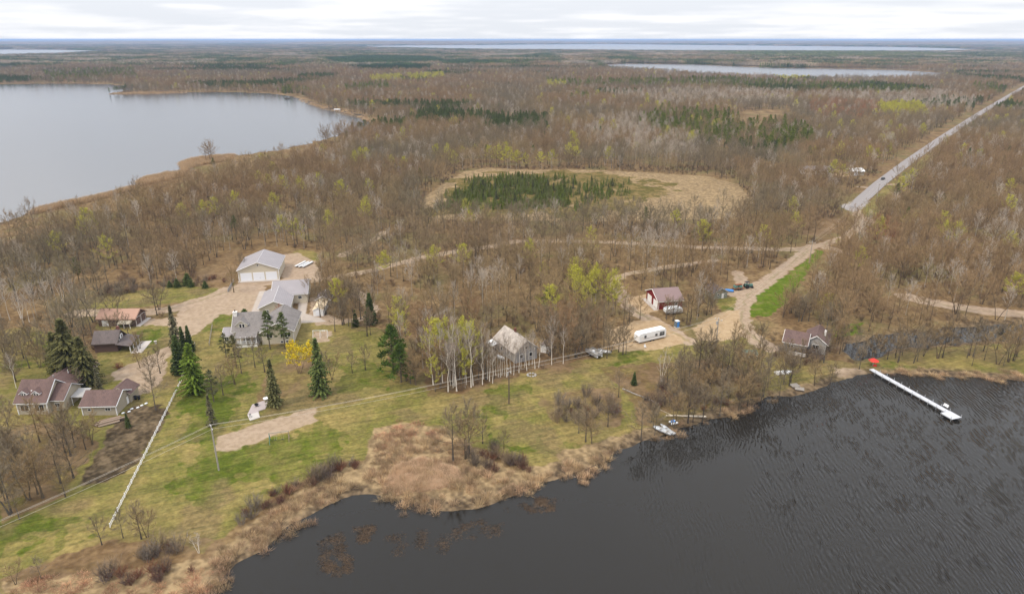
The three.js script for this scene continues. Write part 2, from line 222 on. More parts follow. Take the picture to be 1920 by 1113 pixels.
const gcol = [0, 0, 0];
function groundColor(x, z, sd) {
  const n1 = fbm(x / 16 + 7, z / 16, 4), n2 = fbm(x / 3.7, z / 3.7 + 31, 4), n3 = fbm(x / 0.9 + 11, z / 0.9, 3);
  const wx = x + (fbm(x / 2.2, z / 2.2 + 60, 2) - 0.5) * 2.4, wz = z + (fbm(x / 2.2 + 80, z / 2.2, 2) - 0.5) * 2.4;
  let c = mix3([0.22, 0.135, 0.065], [0.38, 0.26, 0.13], smooth(0.25, 0.75, n2 * 0.5 + n3 * 0.3 + n1 * 0.2));
  c = mix3(c, [0.20, 0.20, 0.07], 0.45 * smooth(0.52, 0.7, n1));
  const L = at('lawn', wx, wz);
  if (L > 0) {
    const sx = x + (n1 - 0.5) * 26 + (wx - x) * 3, sz = z + (fbm(x / 13 + 55, z / 13, 3) - 0.5) * 26 + (wz - z) * 3, g = smooth(0.36, 0.68, n1 * 0.55 + n2 * 0.45) * 0.45 + at('green', sx, sz) * 0.5;
    let k = mix3([0.355, 0.28, 0.10], [0.135, 0.168, 0.022], clamp(g * (0.35 + 1.0 * fbm(x / 1.7 + 21, z / 2.6 + 4, 3) + 0.35 * n3)));
    k = mix3(k, [0.27, 0.19, 0.10], 0.55 * smooth(0.55, 0.72, fbm(x / 9 + 300, z / 9, 3)));
    const blade = 0.78 + 0.44 * noise(x / 0.33 + 5, z / 0.33); k = [k[0] * blade, k[1] * blade, k[2] * blade]; const mow = fbm((x * 0.35 + z * 0.94) / 0.55, (x * 0.94 - z * 0.35) / 10, 3) - 0.5; c = mix3(c, [k[0] * (1 + mow * 0.75), k[1] * (1 + mow * 0.6), k[2] * (1 + mow * 0.6)], L);
  } else { const G = at('green', wx, wz); if (G > 0) c = mix3(c, mix3([0.25, 0.25, 0.06], [0.15, 0.215, 0.018], smooth(0.25, 0.5, n2)), G); }
  const lay = (name, k, a = 1) => { const t = at(name, wx, wz); if (t > 0) c = mix3(c, k, t * a); };
  lay('litter', mix3([0.20, 0.115, 0.06], [0.32, 0.21, 0.12], smooth(0.3, 0.7, n2)), 0.1 + 0.8 * smooth(0.38, 0.66, n1 * 0.6 + n2 * 0.4));
  lay('marsh', mix3([0.33, 0.23, 0.125], [0.50, 0.36, 0.195], smooth(0.3, 0.7, n2 * 0.4 + n3 * 0.6)));
  { const t = at('bog', x + (n1 - 0.5) * 50, z + (fbm(x / 16 + 90, z / 16, 3) - 0.5) * 50); if (t > 0) c = mix3(c, mix3([0.15, 0.13, 0.03], [0.30, 0.21, 0.08], smooth(0.35, 0.65, n2 * 0.6 + n3 * 0.4)), t * smooth(0.25, 0.5, n1 + 0.12)); }
  lay('soil', mix3([0.075, 0.05, 0.035], [0.24, 0.17, 0.11], smooth(0.35, 0.7, n2 * 0.6 + n3 * 0.4)), 0.9);
  lay('gravel', mix3([0.54, 0.40, 0.28], [0.63, 0.48, 0.35], smooth(0.25, 0.75, n3)), 0.86 + 0.14 * n2);
  lay('sand', mix3([0.60, 0.42, 0.24], [0.72, 0.53, 0.33], smooth(0.2, 0.8, n2 * 0.4 + n3 * 0.6)), 0.95);
  { const t = at('track', wx, wz); if (t > 0) c = mix3(c, mix3([0.36, 0.27, 0.16], [0.34, 0.30, 0.13], n2), t * 0.6 * smooth(0.35, 0.6, n1 * 0.5 + n2 * 0.5)); }
  { const t = at('concrete', x, z); if (t > 0) c = mix3(c, mix3([0.70, 0.60, 0.52], [0.78, 0.69, 0.61], n2), t); }
  { const t = at('asphalt', wx, wz); if (t > 0) c = mix3(c, mix3([0.50, 0.45, 0.42], [0.58, 0.53, 0.50], n2), t); }
  if (sd < 6) c = mix3(c, mix3([0.09, 0.065, 0.045], [0.30, 0.215, 0.13], smooth(0.3, 0.65, n2 * 0.5 + n3 * 0.5)), 0.85 * smooth(6, 1, sd + (n2 - 0.5) * 5));
  const firm = clamp(at('gravel', wx, wz) + at('sand', wx, wz) + at('concrete', x, z)), f = 0.53 * mix(0.66 + 0.68 * n3, 1, 0.8 * firm); gcol[0] = c[0] * f; gcol[1] = c[1] * f; gcol[2] = c[2] * f; return gcol;
}
const toByte = (() => { const t = new Uint8Array(4097); for (let i = 0; i <= 4096; i++) { const v = i / 4096; t[i] = Math.round(255 * (v <= 0.0031308 ? v * 12.92 : 1.055 * v ** (1 / 2.4) - 0.055)); } return (v) => t[(clamp(v) * 4096) | 0]; })();
function groundTexture(x0, x1, z0, z1, w, h) {
  const d = new Uint8Array(w * h * 4), sds = new Float32Array(Math.ceil(w / 8 + 2) * Math.ceil(h / 8 + 2)), sw = Math.ceil(w / 8 + 2);
  for (let j = 0; j < sds.length / sw; j++) for (let i = 0; i < sw; i++) sds[j * sw + i] = lakeSD(mix(x0, x1, i * 8 / w), mix(z1, z0, j * 8 / h), 30);
  for (let j = 0; j < h; j++) for (let i = 0; i < w; i++) {
    const u = i / 8, v = j / 8, a = Math.floor(u), b = Math.floor(v), fu = u - a, fv = v - b, o = b * sw + a;
    const sd = mix(mix(sds[o], sds[o + 1], fu), mix(sds[o + sw], sds[o + sw + 1], fu), fv);
    const c = groundColor(mix(x0, x1, (i + 0.5) / w), mix(z1, z0, (j + 0.5) / h), sd), q = (j * w + i) * 4;
    d[q] = toByte(c[0]); d[q + 1] = toByte(c[1]); d[q + 2] = toByte(c[2]); d[q + 3] = 255;
  }
  const t = new THREE.DataTexture(d, w, h); t.colorSpace = THREE.SRGBColorSpace; t.magFilter = THREE.LinearFilter; t.minFilter = THREE.LinearMipmapLinearFilter; t.generateMipmaps = true;
  t.repeat.set(1 / (x1 - x0), 1 / (z1 - z0)); t.offset.set(-x0 / (x1 - x0), z1 / (z1 - z0)); t.wrapS = t.wrapT = THREE.ClampToEdgeWrapping; t.needsUpdate = true; return t;
}
function noiseTexture(n, f, floatData = true) {
  const d = new Float32Array(n * n * 4);
  for (let j = 0; j < n; j++) for (let i = 0; i < n; i++) { const v = f(i / n, j / n), o = (j * n + i) * 4; d[o] = d[o + 1] = d[o + 2] = v; d[o + 3] = 1; }
  const t = new THREE.DataTexture(d, n, n, THREE.RGBAFormat, THREE.FloatType); t.magFilter = THREE.LinearFilter; t.wrapS = t.wrapT = THREE.RepeatWrapping; t.needsUpdate = true; return t;
}
const turfBump = noiseTexture(256, (u, v) => { const r = (a, b) => noise(a, b); const s = (k) => { const x = u * k, y = v * k, fx = u, fy = v; return mix(mix(r(x, y), r(x - k, y), fx), mix(r(x, y - k), r(x - k, y - k), fx), fy); }; return s(48) * 0.6 + s(16) * 0.4; });
turfBump.repeat.set(1 / 9, 1 / 9);

const LINES = [66, 250, 640, 46000];   // each sheet reaches from one line to the next
function groundSheet(name, zn, zf, step, cols, half, material, colored) {
  const zs = []; for (let z = zn; z < zf; z *= 1 + step) zs.push(z); zs.push(zf);
  const pos = [], uv = [], col = [], idx = [], n = cols + 1;
  for (const zz of zs) for (let i = 0; i <= cols; i++) {
    const x = (i / cols * 2 - 1) * (half + 0.98 * zz), z = -zz, sd = lakeSD(x, z, zz > 1000 ? 700 : 60);
    pos.push(x, heightFrom(sd, x, z), z); uv.push(x, -z);
    if (colored) { const c = groundColor(x, z, sd); col.push(c[0], c[1], c[2]); }
  }
  for (let j = 0; j + 1 < zs.length; j++) for (let i = 0; i < cols; i++) { const a = j * n + i, b = a + 1, c = a + n, d = c + 1; idx.push(a, b, c, b, d, c); }
  const g = new THREE.BufferGeometry(); g.setAttribute('position', new THREE.Float32BufferAttribute(pos, 3)); g.setAttribute('uv', new THREE.Float32BufferAttribute(uv, 2));
  if (colored) g.setAttribute('color', new THREE.Float32BufferAttribute(col, 3));
  g.setIndex(idx); g.computeVertexNormals();
  const m = new THREE.Mesh(g, material); m.name = name; m.receiveShadow = true; scene.add(m); m.userData.kind = 'structure'; return m;
}
const earth = (o) => new THREE.MeshPhysicalMaterial({ roughness: 1, specularIntensity: 0.15, ...o });
groundSheet('ground', LINES[0], LINES[1], 0.0055, 420, 60, earth({ map: groundTexture(-240, 240, -250, -66, 2048, 1400), bumpMap: turfBump, bumpScale: 0.10 }));
groundSheet('woodland_ground', LINES[1], LINES[2], 0.0075, 300, 60, earth({ map: groundTexture(-540, 540, -640, -250, 2048, 1024), bumpMap: turfBump, bumpScale: 0.12 }));
groundSheet('far_ground', LINES[2], LINES[3], 0.014, 300, 60, earth({ vertexColors: true }), true);

// ---------------------------------------------------------------- water
function wider(p, m) {   // the outline moved outwards by m metres, to run in under the banks
  let a = 0; p.forEach(([x, z], i) => { const [u, w] = p[(i + 1) % p.length]; a += x * w - u * z; }); const s = a > 0 ? 1 : -1;
  return p.map(([x, z], i) => { const [px, pz] = p[(i + p.length - 1) % p.length], [qx, qz] = p[(i + 1) % p.length], dx = qx - px, dz = qz - pz, l = Math.hypot(dx, dz) || 1; return [x + s * dz / l * m, z - s * dx / l * m]; });
}
// ripples: crests that lie roughly along the view, strongest out on open water
const ripple = (() => {
  const wr = rng(12), waves = Array.from({ length: 9 }, () => { const l = 0.55 + 1.3 * wr() * wr(), a = 0.17 + (wr() - 0.5) * 0.5, k = 6.283 / l; return [k * Math.cos(a), k * Math.sin(a), wr() * 6.283, 0.16 * l]; });
  const n = 2048, X0 = -70, X1 = 170, Z0 = -200, Z1 = 10, d = new Float32Array(n * n * 4);
  for (let j = 0; j < n; j++) for (let i = 0; i < n; i++) {
    const x = mix(X0, X1, i / n), z = mix(Z1, Z0, j / n), wx = x + (fbm(x / 6, z / 9, 2) - 0.5) * 2.6, wz = z + (fbm(x / 6 + 40, z / 9, 2) - 0.5) * 4;
    const open = smooth(14, 66, x + z * 0.12 + 12 + (fbm(x / 16 + 70, z / 30, 3) - 0.5) * 60);
    let v = 0; for (const [kx, kz, ph, am] of waves) v += Math.sin(wx * kx + wz * kz + ph) * am;
    v = v * (0.2 + 1.3 * fbm(x / 2.2 + 4, z / 7, 3) ** 1.5 * 1.6) * open + (fbm(x / 0.6, z / 1.1, 2) - 0.5) * (0.04 + 0.5 * open);
    const o = (j * n + i) * 4; d[o] = d[o + 1] = d[o + 2] = v * 0.5 + 0.5; d[o + 3] = 1;
  }
  const t = new THREE.DataTexture(d, n, n, THREE.RGBAFormat, THREE.FloatType); t.magFilter = THREE.LinearFilter; t.repeat.set(1 / (X1 - X0), 1 / (Z1 - Z0)); t.offset.set(-X0 / (X1 - X0), Z1 / (Z1 - Z0)); t.wrapS = t.wrapT = THREE.MirroredRepeatWrapping; t.needsUpdate = true; return t;
})();
const chop = noiseTexture(512, (u, v) => { const s = (k, q) => { const x = u * k, y = v * q; return mix(mix(noise(x, y), noise(x - k, y), u), mix(noise(x, y - q), noise(x - k, y - q), u), v); }; return s(40, 90) * 0.6 + s(100, 170) * 0.4; });
chop.repeat.set(1 / 90, 1 / 90);
const lakeWater = (o) => new THREE.MeshPhysicalMaterial({ color: rgb(0.014, 0.012, 0.009), roughness: 0.05, ior: 1.33, ...o });
const waterMats = {
  near_lake: lakeWater({ bumpMap: ripple, bumpScale: 0.28, specularIntensity: 0.85 }), backwater: lakeWater({ roughness: 0.04, bumpMap: chop, bumpScale: 0.02 }),
  wide_lake: lakeWater({ ior: 4, roughness: 0.16, bumpMap: chop, bumpScale: 0.03 }),
};
const farWater = lakeWater({ ior: 4, roughness: 0.25 });
for (const l of lakes) {
  const p = wider(l.poly, l.name === 'backwater' || l.name === 'near_lake' ? 5 : 14), s = new THREE.Shape(p.map(([x, z]) => new THREE.Vector2(x, -z))), g = new THREE.ShapeGeometry(s);
  g.rotateX(-Math.PI / 2); g.translate(0, l.name === 'backwater' ? WATER + 0.05 : WATER, 0);
  const P0 = g.attributes.position, uv = new Float32Array(P0.count * 2); for (let i = 0; i < P0.count; i++) { uv[i * 2] = P0.getX(i); uv[i * 2 + 1] = -P0.getZ(i); } g.setAttribute('uv', new THREE.BufferAttribute(uv, 2));
  const m = new THREE.Mesh(g, waterMats[l.name] ?? farWater); m.name = l.name; m.receiveShadow = true; m.userData.kind = 'structure'; scene.add(m);
}
// the paved road
{
  const w = 3.9, pos = [], uv = [], idx = [], pts = [];
  for (let i = 0; i + 1 < asphaltLine.length; i++) { const [a, b] = [asphaltLine[i], asphaltLine[i + 1]], l = Math.hypot(b[0] - a[0], b[1] - a[1]), n = Math.ceil(l / 6); for (let k = 0; k < n; k++) pts.push([mix(a[0], b[0], k / n), mix(a[1], b[1], k / n)]); }
  pts.forEach(([x, z], i) => {
    const [px, pz] = pts[Math.max(0, i - 1)], [qx, qz] = pts[Math.min(pts.length - 1, i + 1)], dx = qx - px, dz = qz - pz, l = Math.hypot(dx, dz), nx = -dz / l, nz = dx / l;
    const ww = w * (0.55 + 0.45 * smooth(0, 5, i)); for (const s of [-1, 0, 1]) { const X = x + nx * s * ww, Z = z + nz * s * ww; pos.push(X, groundAt(X, Z) + (s ? 0.05 : 0.13) + Math.min(0.5, Math.hypot(X, Z) / 3000), Z); uv.push(X, -Z); }
  });
  for (let i = 0; i + 1 < pts.length; i++) for (const k of [0, 1]) { const a = i * 3 + k; idx.push(a, a + 1, a + 3, a + 1, a + 4, a + 3); }
  const g = new THREE.BufferGeometry(); g.setAttribute('position', new THREE.Float32BufferAttribute(pos, 3)); g.setAttribute('uv', new THREE.Float32BufferAttribute(uv, 2)); g.setIndex(idx); g.computeVertexNormals();
  const road = new THREE.Mesh(g, earth({ color: rgb(0.25, 0.23, 0.225), bumpMap: turfBump, bumpScale: 0.02 })); road.name = 'road'; road.userData.kind = 'structure'; road.receiveShadow = true; scene.add(road);
}
console.log('land done');

// ---------------------------------------------------------------- plants
const leafMat = new THREE.MeshPhysicalMaterial({ vertexColors: true, roughness: 1, specularIntensity: 0.2, side: THREE.DoubleSide });
const tints = { plain: leafMat };
function tint(name, r, g, b) { tints[name] = leafMat.clone(); tints[name].color = rgb(r, g, b); }
tint('grey', 0.95, 1.0, 1.08); tint('tan', 1.2, 1.12, 0.95); tint('dark', 0.8, 0.8, 0.82); tint('rust', 1.12, 0.92, 0.8); tint('fresh', 1.7, 1.6, 1.0);

const BARK = [0.10, 0.083, 0.064], TWIG = [0.228, 0.174, 0.108], WHITE = [0.66, 0.60, 0.52];
// a leafless tree: stem, curved limbs, branches and fine twigs; o.bud adds small opening leaves
function bareTree(seed, o) {
  o = { H: 14, r: 0.17, base: 0.36, spread: 0.27, limbs: 14, subs: 7, twigs: 10, el0: 12, el1: 62, bark: BARK, twig: TWIG, wid: 0.045, bend: 0.5, stems: 1, fan: 0.12, bud: 0, ...o };
  const r = rng(seed), stem = new Soup(), crown = new Soup(), H = o.H;
  for (let s = 0; s < o.stems; s++) {
    const az0 = s / o.stems * 6.283 + r() * 2, lean = o.stems > 1 ? o.fan * (0.6 + r() * 0.8) : (r() - 0.5) * 0.05, h = H * (o.stems > 1 ? 0.8 + r() * 0.2 : 1), pts = [], rad = [], lim = Math.round(o.limbs / (o.stems > 1 ? o.stems * 0.6 : 1));
    const bx = o.stems > 1 ? Math.cos(az0) * 0.25 : 0, bz = o.stems > 1 ? Math.sin(az0) * 0.25 : 0;
    for (let i = 0; i <= 6; i++) { const t = i / 6, k = lean * h * t * (0.7 + 0.5 * t); pts.push(V(bx + Math.cos(az0) * k + (r() - 0.5) * o.bend * t, -0.3 + (h * 0.93 + 0.3) * t, bz + Math.sin(az0) * k + (r() - 0.5) * o.bend * t)); rad.push(o.r * (1 - 0.88 * t ** 0.8) * (i ? 1 : 1.35)); }
    stem.tube(pts, rad, 5, vary(o.bark, r, 0.2));
    const on = (t) => { const u = t * 6, i = Math.min(5, Math.floor(u)); return pts[i].clone().lerp(pts[i + 1], u - i); };
    for (let i = 0; i < lim; i++) {
      const q = (i + r() * 0.9) / lim, t = o.base + (0.99 - o.base) * q, p = on(t), az = i * 2.4 + r() * 0.9 + s, el = mix(o.el0, o.el1, q) * deg + (r() - 0.5) * 0.3;
      const len = h * o.spread * (1.18 - 0.62 * q) * (0.75 + 0.5 * r()) * (q < 0.15 ? 0.8 : 1), d0 = dirOf(az, el), d1 = dirOf(az + (r() - 0.5) * 0.5, el + 0.35), p1 = p.clone().addScaledVector(d0, len * 0.5), p2 = p1.clone().addScaledVector(d1, len * 0.55), lr = o.r * 0.34 * (1 - 0.55 * q);
      crown.tube([p, p1, p2], [lr, lr * 0.6, 0.012], 3, vary(mix3(o.bark, o.twig, 0.35), r, 0.2));
      for (let j = 0; j < o.subs; j++) {
        const u = 0.22 + 0.78 * (j + r()) / o.subs, a = u < 0.5 ? p.clone().lerp(p1, u * 2) : p1.clone().lerp(p2, u * 2 - 1);
        const d = d0.clone().lerp(d1, u).add(V((r() - 0.5) * 1.7, (r() - 0.25) * 1.0, (r() - 0.5) * 1.7)).normalize(), l = len * (0.5 - 0.15 * u) * (0.6 + 0.6 * r());
        crown.blade(a, d, l, o.wid * 1.5, vary(o.twig, r, 0.3), r);
        for (let k = 0; k < o.twigs; k++) {
          const b = a.clone().addScaledVector(d, l * (0.15 + 0.85 * r())), e = d.clone().add(V((r() - 0.5) * 1.9, (r() - 0.3) * 1.3, (r() - 0.5) * 1.9)).normalize(), tl = (0.5 + r() * 0.9) * H / 14;
          crown.blade(b, e, tl, o.wid * (0.8 + 0.5 * r()), vary(o.twig, r, 0.35), r);
          for (let m = 0; m < o.bud; m++) crown.leaf(b.clone().addScaledVector(e, tl * r()), o.budSize ?? 0.13, vary(o.budCol, r, 0.4), r);
        }
      }
    }
  }
  return finish(stem, crown);
}
function finish(stem, crown) { const all = new Soup(); all.p = [...stem.p, ...crown.p]; all.c = [...stem.c, ...crown.c]; return { stem: stem.geo(), crown: crown.geo(), all: all.geo(), soup: all }; }
const NEEDLE = [0.095, 0.118, 0.034];
function spruce(seed, o) {
  o = { H: 12, R: 2.4, foot: 0.06, droop: 0.35, whorls: 26, arms: 10, col: NEEDLE, gap: 0.1, ...o };
  const r = rng(seed), stem = new Soup(), crown = new Soup();
  stem.tube([V(0, -0.3, 0), V(0, o.H * 0.5, 0), V(0, o.H * 0.97, 0)], [0.2, 0.12, 0.02], 5, BARK);
  for (let w = 0; w < o.whorls; w++) {
    const t = o.foot + (1 - o.foot) * w / o.whorls, R = o.R * (1 - t) ** 0.8 * (0.62 + 0.6 * r()) + 0.12;
    for (let a = 0; a < o.arms; a++) {
      if (r() < o.gap) continue;
      const az = a / o.arms * 6.283 + w * 0.9 + r() * 0.5, L = R * (0.75 + 0.4 * r()), y = t * o.H + (r() - 0.5) * 0.3, side = V(-Math.sin(az), 0, Math.cos(az));
      let p = V(0, y, 0); const d = dirOf(az, o.droop * (t > 0.8 ? 1 : -0.2) - 0.1 + r() * 0.2), n = Math.max(2, Math.round(L / 0.42)), c = vary(o.col, r, 0.7);
      for (let k = 0; k < n; k++) {
        const q = p.clone().addScaledVector(d, L / n).add(V(0, -0.05 * k * o.droop, 0)), wd = 0.30 * (1 - 0.6 * k / n) + 0.10;
        crown.tri(p.clone().addScaledVector(side, wd), p.clone().addScaledVector(side, -wd), q.clone().addScaledVector(d, 0.22), c);
        crown.tri(p.clone().add(V(0, 0.08, 0)), q.clone().add(V((r() - 0.5) * 0.3, -0.34 - 0.2 * r(), (r() - 0.5) * 0.3)), q.clone().addScaledVector(side, (r() - 0.5) * 0.7), vary(c, r, 0.4));
        p = q;
      }
    }
  }
  return finish(stem, crown);
}
function pine(seed, o) {
  o = { H: 15, R: 3, bare: 0.4, clumps: 34, col: NEEDLE, per: 34, ...o };
  const r = rng(seed), stem = new Soup(), crown = new Soup();
  stem.tube([V(0, -0.3, 0), V(0.1, o.H * 0.5, 0.05), V(0, o.H * 0.96, 0)], [0.22, 0.14, 0.03], 5, BARK);
  for (let i = 0; i < o.clumps; i++) {
    const t = o.bare + (1 - o.bare) * (i + r()) / o.clumps, q = (t - o.bare) / (1 - o.bare), R = o.R * (1.05 - q ** 1.6) * (0.35 + 0.65 * r()), az = i * 2.4 + r(), c = V(Math.cos(az) * R, t * o.H + 0.1 * R, Math.sin(az) * R), s = 0.5 + 0.55 * r(), k0 = vary(o.col, r, 0.6);
    stem.tube([V(0, t * o.H - 0.25 * R, 0), c], [0.06, 0.02], 3, BARK);
    for (let k = 0; k < o.per; k++) { const d = dirOf(r() * 6.283, Math.asin(r() * 1.5 - 0.5)), a = c.clone().addScaledVector(d, s * r() * 0.8); a.y = c.y + (a.y - c.y) * 0.6; crown.blade(a, d.add(V(0, 0.4, 0)).normalize(), 0.5 + r() * 0.35, 0.22, vary(k0, r, 0.5), r); }
  }
  return finish(stem, crown);
}
function bush(seed, o) {
  o = { H: 2.6, stems: 26, twigs: 14, open: 0.8, col: [0.16, 0.115, 0.09], wid: 0.04, bud: 0, ...o };
  const r = rng(seed), s = new Soup();
  for (let i = 0; i < o.stems; i++) {
    const d = dirOf(r() * 6.283, Math.PI / 2 - o.open * Math.sqrt(r())), L = o.H * (0.65 + 0.4 * r()), a = V((r() - 0.5) * o.H * 0.35, -0.1, (r() - 0.5) * o.H * 0.35), c = vary(o.col, r, 0.5);
    s.blade(a, d, L, o.wid * 1.6, c, r);
    for (let k = 0; k < o.twigs; k++) { const b = a.clone().addScaledVector(d, L * (0.25 + 0.7 * r())), e = d.clone().add(V((r() - 0.5) * 1.7, (r() - 0.2), (r() - 0.5) * 1.7)).normalize(), l = o.H * (0.16 + 0.2 * r()); s.blade(b, e, l, o.wid, vary(c, r, 0.4), r); for (let m = 0; m < o.bud; m++) s.leaf(b.clone().addScaledVector(e, l * r()), 0.12, vary(o.budCol, r, 0.4), r); }
  }
  return s.geo();
}
function reeds(seed, o) {
  o = { n: 110, h: 1.45, R: 0.7, col: [0.40, 0.30, 0.19], lean: 0.95, wid: 0.05, ...o };
  const r = rng(seed), s = new Soup();
  for (let i = 0; i < o.n; i++) { const a = r() * 6.283, q = Math.sqrt(r()) * o.R; s.blade(V(Math.cos(a) * q, -0.15, Math.sin(a) * q), dirOf(a + (r() - 0.5) * 2, Math.PI / 2 - o.lean * r() * (0.3 + q / o.R)), o.h * (0.55 + 0.5 * r()), o.wid, vary(o.col, r, 0.6), r); }
  return s.geo();
}
const LIME = [0.44, 0.42, 0.055], YOLK = [0.62, 0.47, 0.02];
const kind = {
  bare: [
    bareTree(11, { H: 11.5, spread: 0.42 }), bareTree(12, { spread: 0.5, H: 10.5 }), bareTree(13, { H: 12.5, base: 0.45, spread: 0.36 }), bareTree(14, { stems: 2, fan: 0.2, limbs: 16, H: 11, spread: 0.44 }),
    bareTree(15, { spread: 0.52, base: 0.27, H: 10, limbs: 15, el0: 10 }), bareTree(16, { H: 13, base: 0.5, spread: 0.34, limbs: 12 }), bareTree(17, { H: 11.5, spread: 0.44, twigs: 13 }), bareTree(18, { stems: 3, fan: 0.25, H: 10.5, limbs: 18, spread: 0.42 }),
    bareTree(101, { H: 9, spread: 0.5, base: 0.3, limbs: 12, bend: 1.0 }), bareTree(102, { H: 14, spread: 0.3, base: 0.55, limbs: 11, bend: 1.2 }), bareTree(103, { H: 11, spread: 0.46, base: 0.38, limbs: 9, subs: 8, bend: 0.9 }), bareTree(104, { H: 12, stems: 2, fan: 0.3, spread: 0.4, limbs: 14, subs: 8 }),
  ],
  near: [bareTree(21, { H: 12, r: 0.24, spread: 0.38, limbs: 16, subs: 8, twigs: 14, base: 0.3, wid: 0.05 }), bareTree(22, { H: 11, r: 0.26, spread: 0.45, limbs: 16, subs: 8, twigs: 14, base: 0.25, wid: 0.05, el0: 12 }), bareTree(23, { H: 12, r: 0.2, stems: 2, fan: 0.2, spread: 0.36, limbs: 18, subs: 7, twigs: 13, base: 0.3, wid: 0.05 }), bareTree(24, { H: 13, r: 0.22, spread: 0.32, limbs: 15, subs: 8, twigs: 14, base: 0.36, wid: 0.05 })],
  birch: [bareTree(31, { bark: WHITE, twig: [0.30, 0.24, 0.19], H: 15, r: 0.15, base: 0.42, spread: 0.2, limbs: 13, subs: 5, twigs: 6, el0: 40, bend: 0.9 }), bareTree(32, { bark: WHITE, twig: [0.33, 0.28, 0.23], H: 14, r: 0.14, base: 0.5, spread: 0.2, limbs: 11, subs: 5, twigs: 5, el0: 45, bend: 1.2 }), bareTree(33, { bark: WHITE, twig: [0.35, 0.3, 0.26], H: 13, r: 0.14, stems: 3, fan: 0.17, base: 0.35, spread: 0.2, limbs: 16, subs: 4, twigs: 4, el0: 40 })],
  pale: [bareTree(41, { bark: [0.4, 0.36, 0.31], twig: [0.40, 0.345, 0.285], H: 15, r: 0.15, base: 0.45, spread: 0.3, limbs: 13, subs: 6, twigs: 8, el0: 35 }), bareTree(42, { bark: [0.36, 0.32, 0.28], twig: [0.36, 0.31, 0.25], H: 14, r: 0.14, base: 0.4, spread: 0.28, limbs: 12, subs: 6, twigs: 8, el0: 40 })],
  lime: [bareTree(51, { twig: [0.27, 0.22, 0.12], bark: [0.3, 0.26, 0.21], H: 14, base: 0.42, spread: 0.3, bud: 3, budSize: 0.19, budCol: LIME }), bareTree(52, { twig: [0.26, 0.22, 0.12], H: 13, base: 0.35, spread: 0.33, bud: 2, budSize: 0.18, budCol: LIME })],
  spruce: [spruce(61, {}), spruce(62, { H: 14, R: 2.6, gap: 0.2, col: [0.10, 0.105, 0.048] }), spruce(63, { H: 9, R: 1.7, col: [0.075, 0.095, 0.028], gap: 0.02 })],
  pine: [pine(71, {}), pine(72, { H: 13, R: 2.6, bare: 0.3 }), pine(73, { H: 16, R: 2.4, bare: 0.5, clumps: 28 })],
};
const marks = [['the white triple-door barn', [-106.8,-274.3]], ['the grey-roofed house', [-80.6,-211.1]], ['the old grey cottage', [0.8,-192.2]], ['the red garage', [56.9,-236.3]], ['the white travel trailer', [44.9,-200.2]], ['the small green shed', [79.7,-242]], ['the brown-roofed lakeside house', [92.4,-200.2]], ['the gravel bend by the paved road', [162.5,-324.7]], ['the dock', [107.6,-179.4]], ['the dark backwater', [144.2,-206.7]], ['the open bog', [41.2,-368.6]], ['the pink-roofed shed', [-135.5,-218.2]], ['the house with two dormers', [-127.2,-160.4]], ['the long woodland track', [-14.5,-297.6]], ['the wide pale lake', [-230,-409.2]], ['the stacked white boats', [-90.1,-277.9]]];
const nearest = (x, z) => marks.reduce((a, b) => (Math.hypot(a[1][0] - x, a[1][1] - z) < Math.hypot(b[1][0] - x, b[1][1] - z) ? a : b));
const place = rng(5);
function tree(name, src, x, z, h, label, category, group, mat = 'plain', wide = 1, lean = 0) {
  const o = new THREE.Group(); o.name = numbered(name); scene.add(o); o.position.set(x, groundAt(x, z), z);
  if (!src.H) { src.all.computeBoundingBox(); src.H = src.all.boundingBox.max.y; }
  const s = h / src.H; o.scale.set(s * wide, s, s * wide); o.rotation.set(lean * (place() - 0.5), place() * 6.28, lean * (place() - 0.5));
  for (const k of ['stem', 'crown']) { const m = new THREE.Mesh(src[k], tints[mat]); m.name = k === 'stem' ? 'trunk' : 'crown'; m.castShadow = m.receiveShadow = true; o.add(m); }
  return tag(o, label, category, group);
}
function shrub(geo, x, z, s, label, group, mat = 'plain', name = 'shrub') {
  const m = new THREE.Mesh(geo, tints[mat]); m.name = numbered(name); m.position.set(x, groundAt(x, z), z); m.scale.setScalar(s); m.rotation.y = place() * 6.28; m.castShadow = m.receiveShadow = true; scene.add(m); return tag(m, label, 'shrub', group);
}
function mass(name, geo, list, label, category) {   // one uncountable mass: list of [x, y, z, scale, [r, g, b], yScale]
  if (!list.length) return;
  const m = new THREE.InstancedMesh(geo, leafMat, list.length), q = new THREE.Matrix4(), e = new THREE.Euler(), k = new THREE.Color();
  list.forEach(([x, y, z, s, c, sy], i) => { q.compose(V(x, y, z), new THREE.Quaternion().setFromEuler(e.set(0, place() * 6.283, 0)), V(s, s * (sy ?? 1), s)); m.setMatrixAt(i, q); m.setColorAt(i, k.setRGB(c[0], c[1], c[2])); });
  m.name = numbered(name); m.castShadow = m.receiveShadow = true; scene.add(m); return tag(m, label, category, undefined, 'stuff');
}
console.log('plants made');

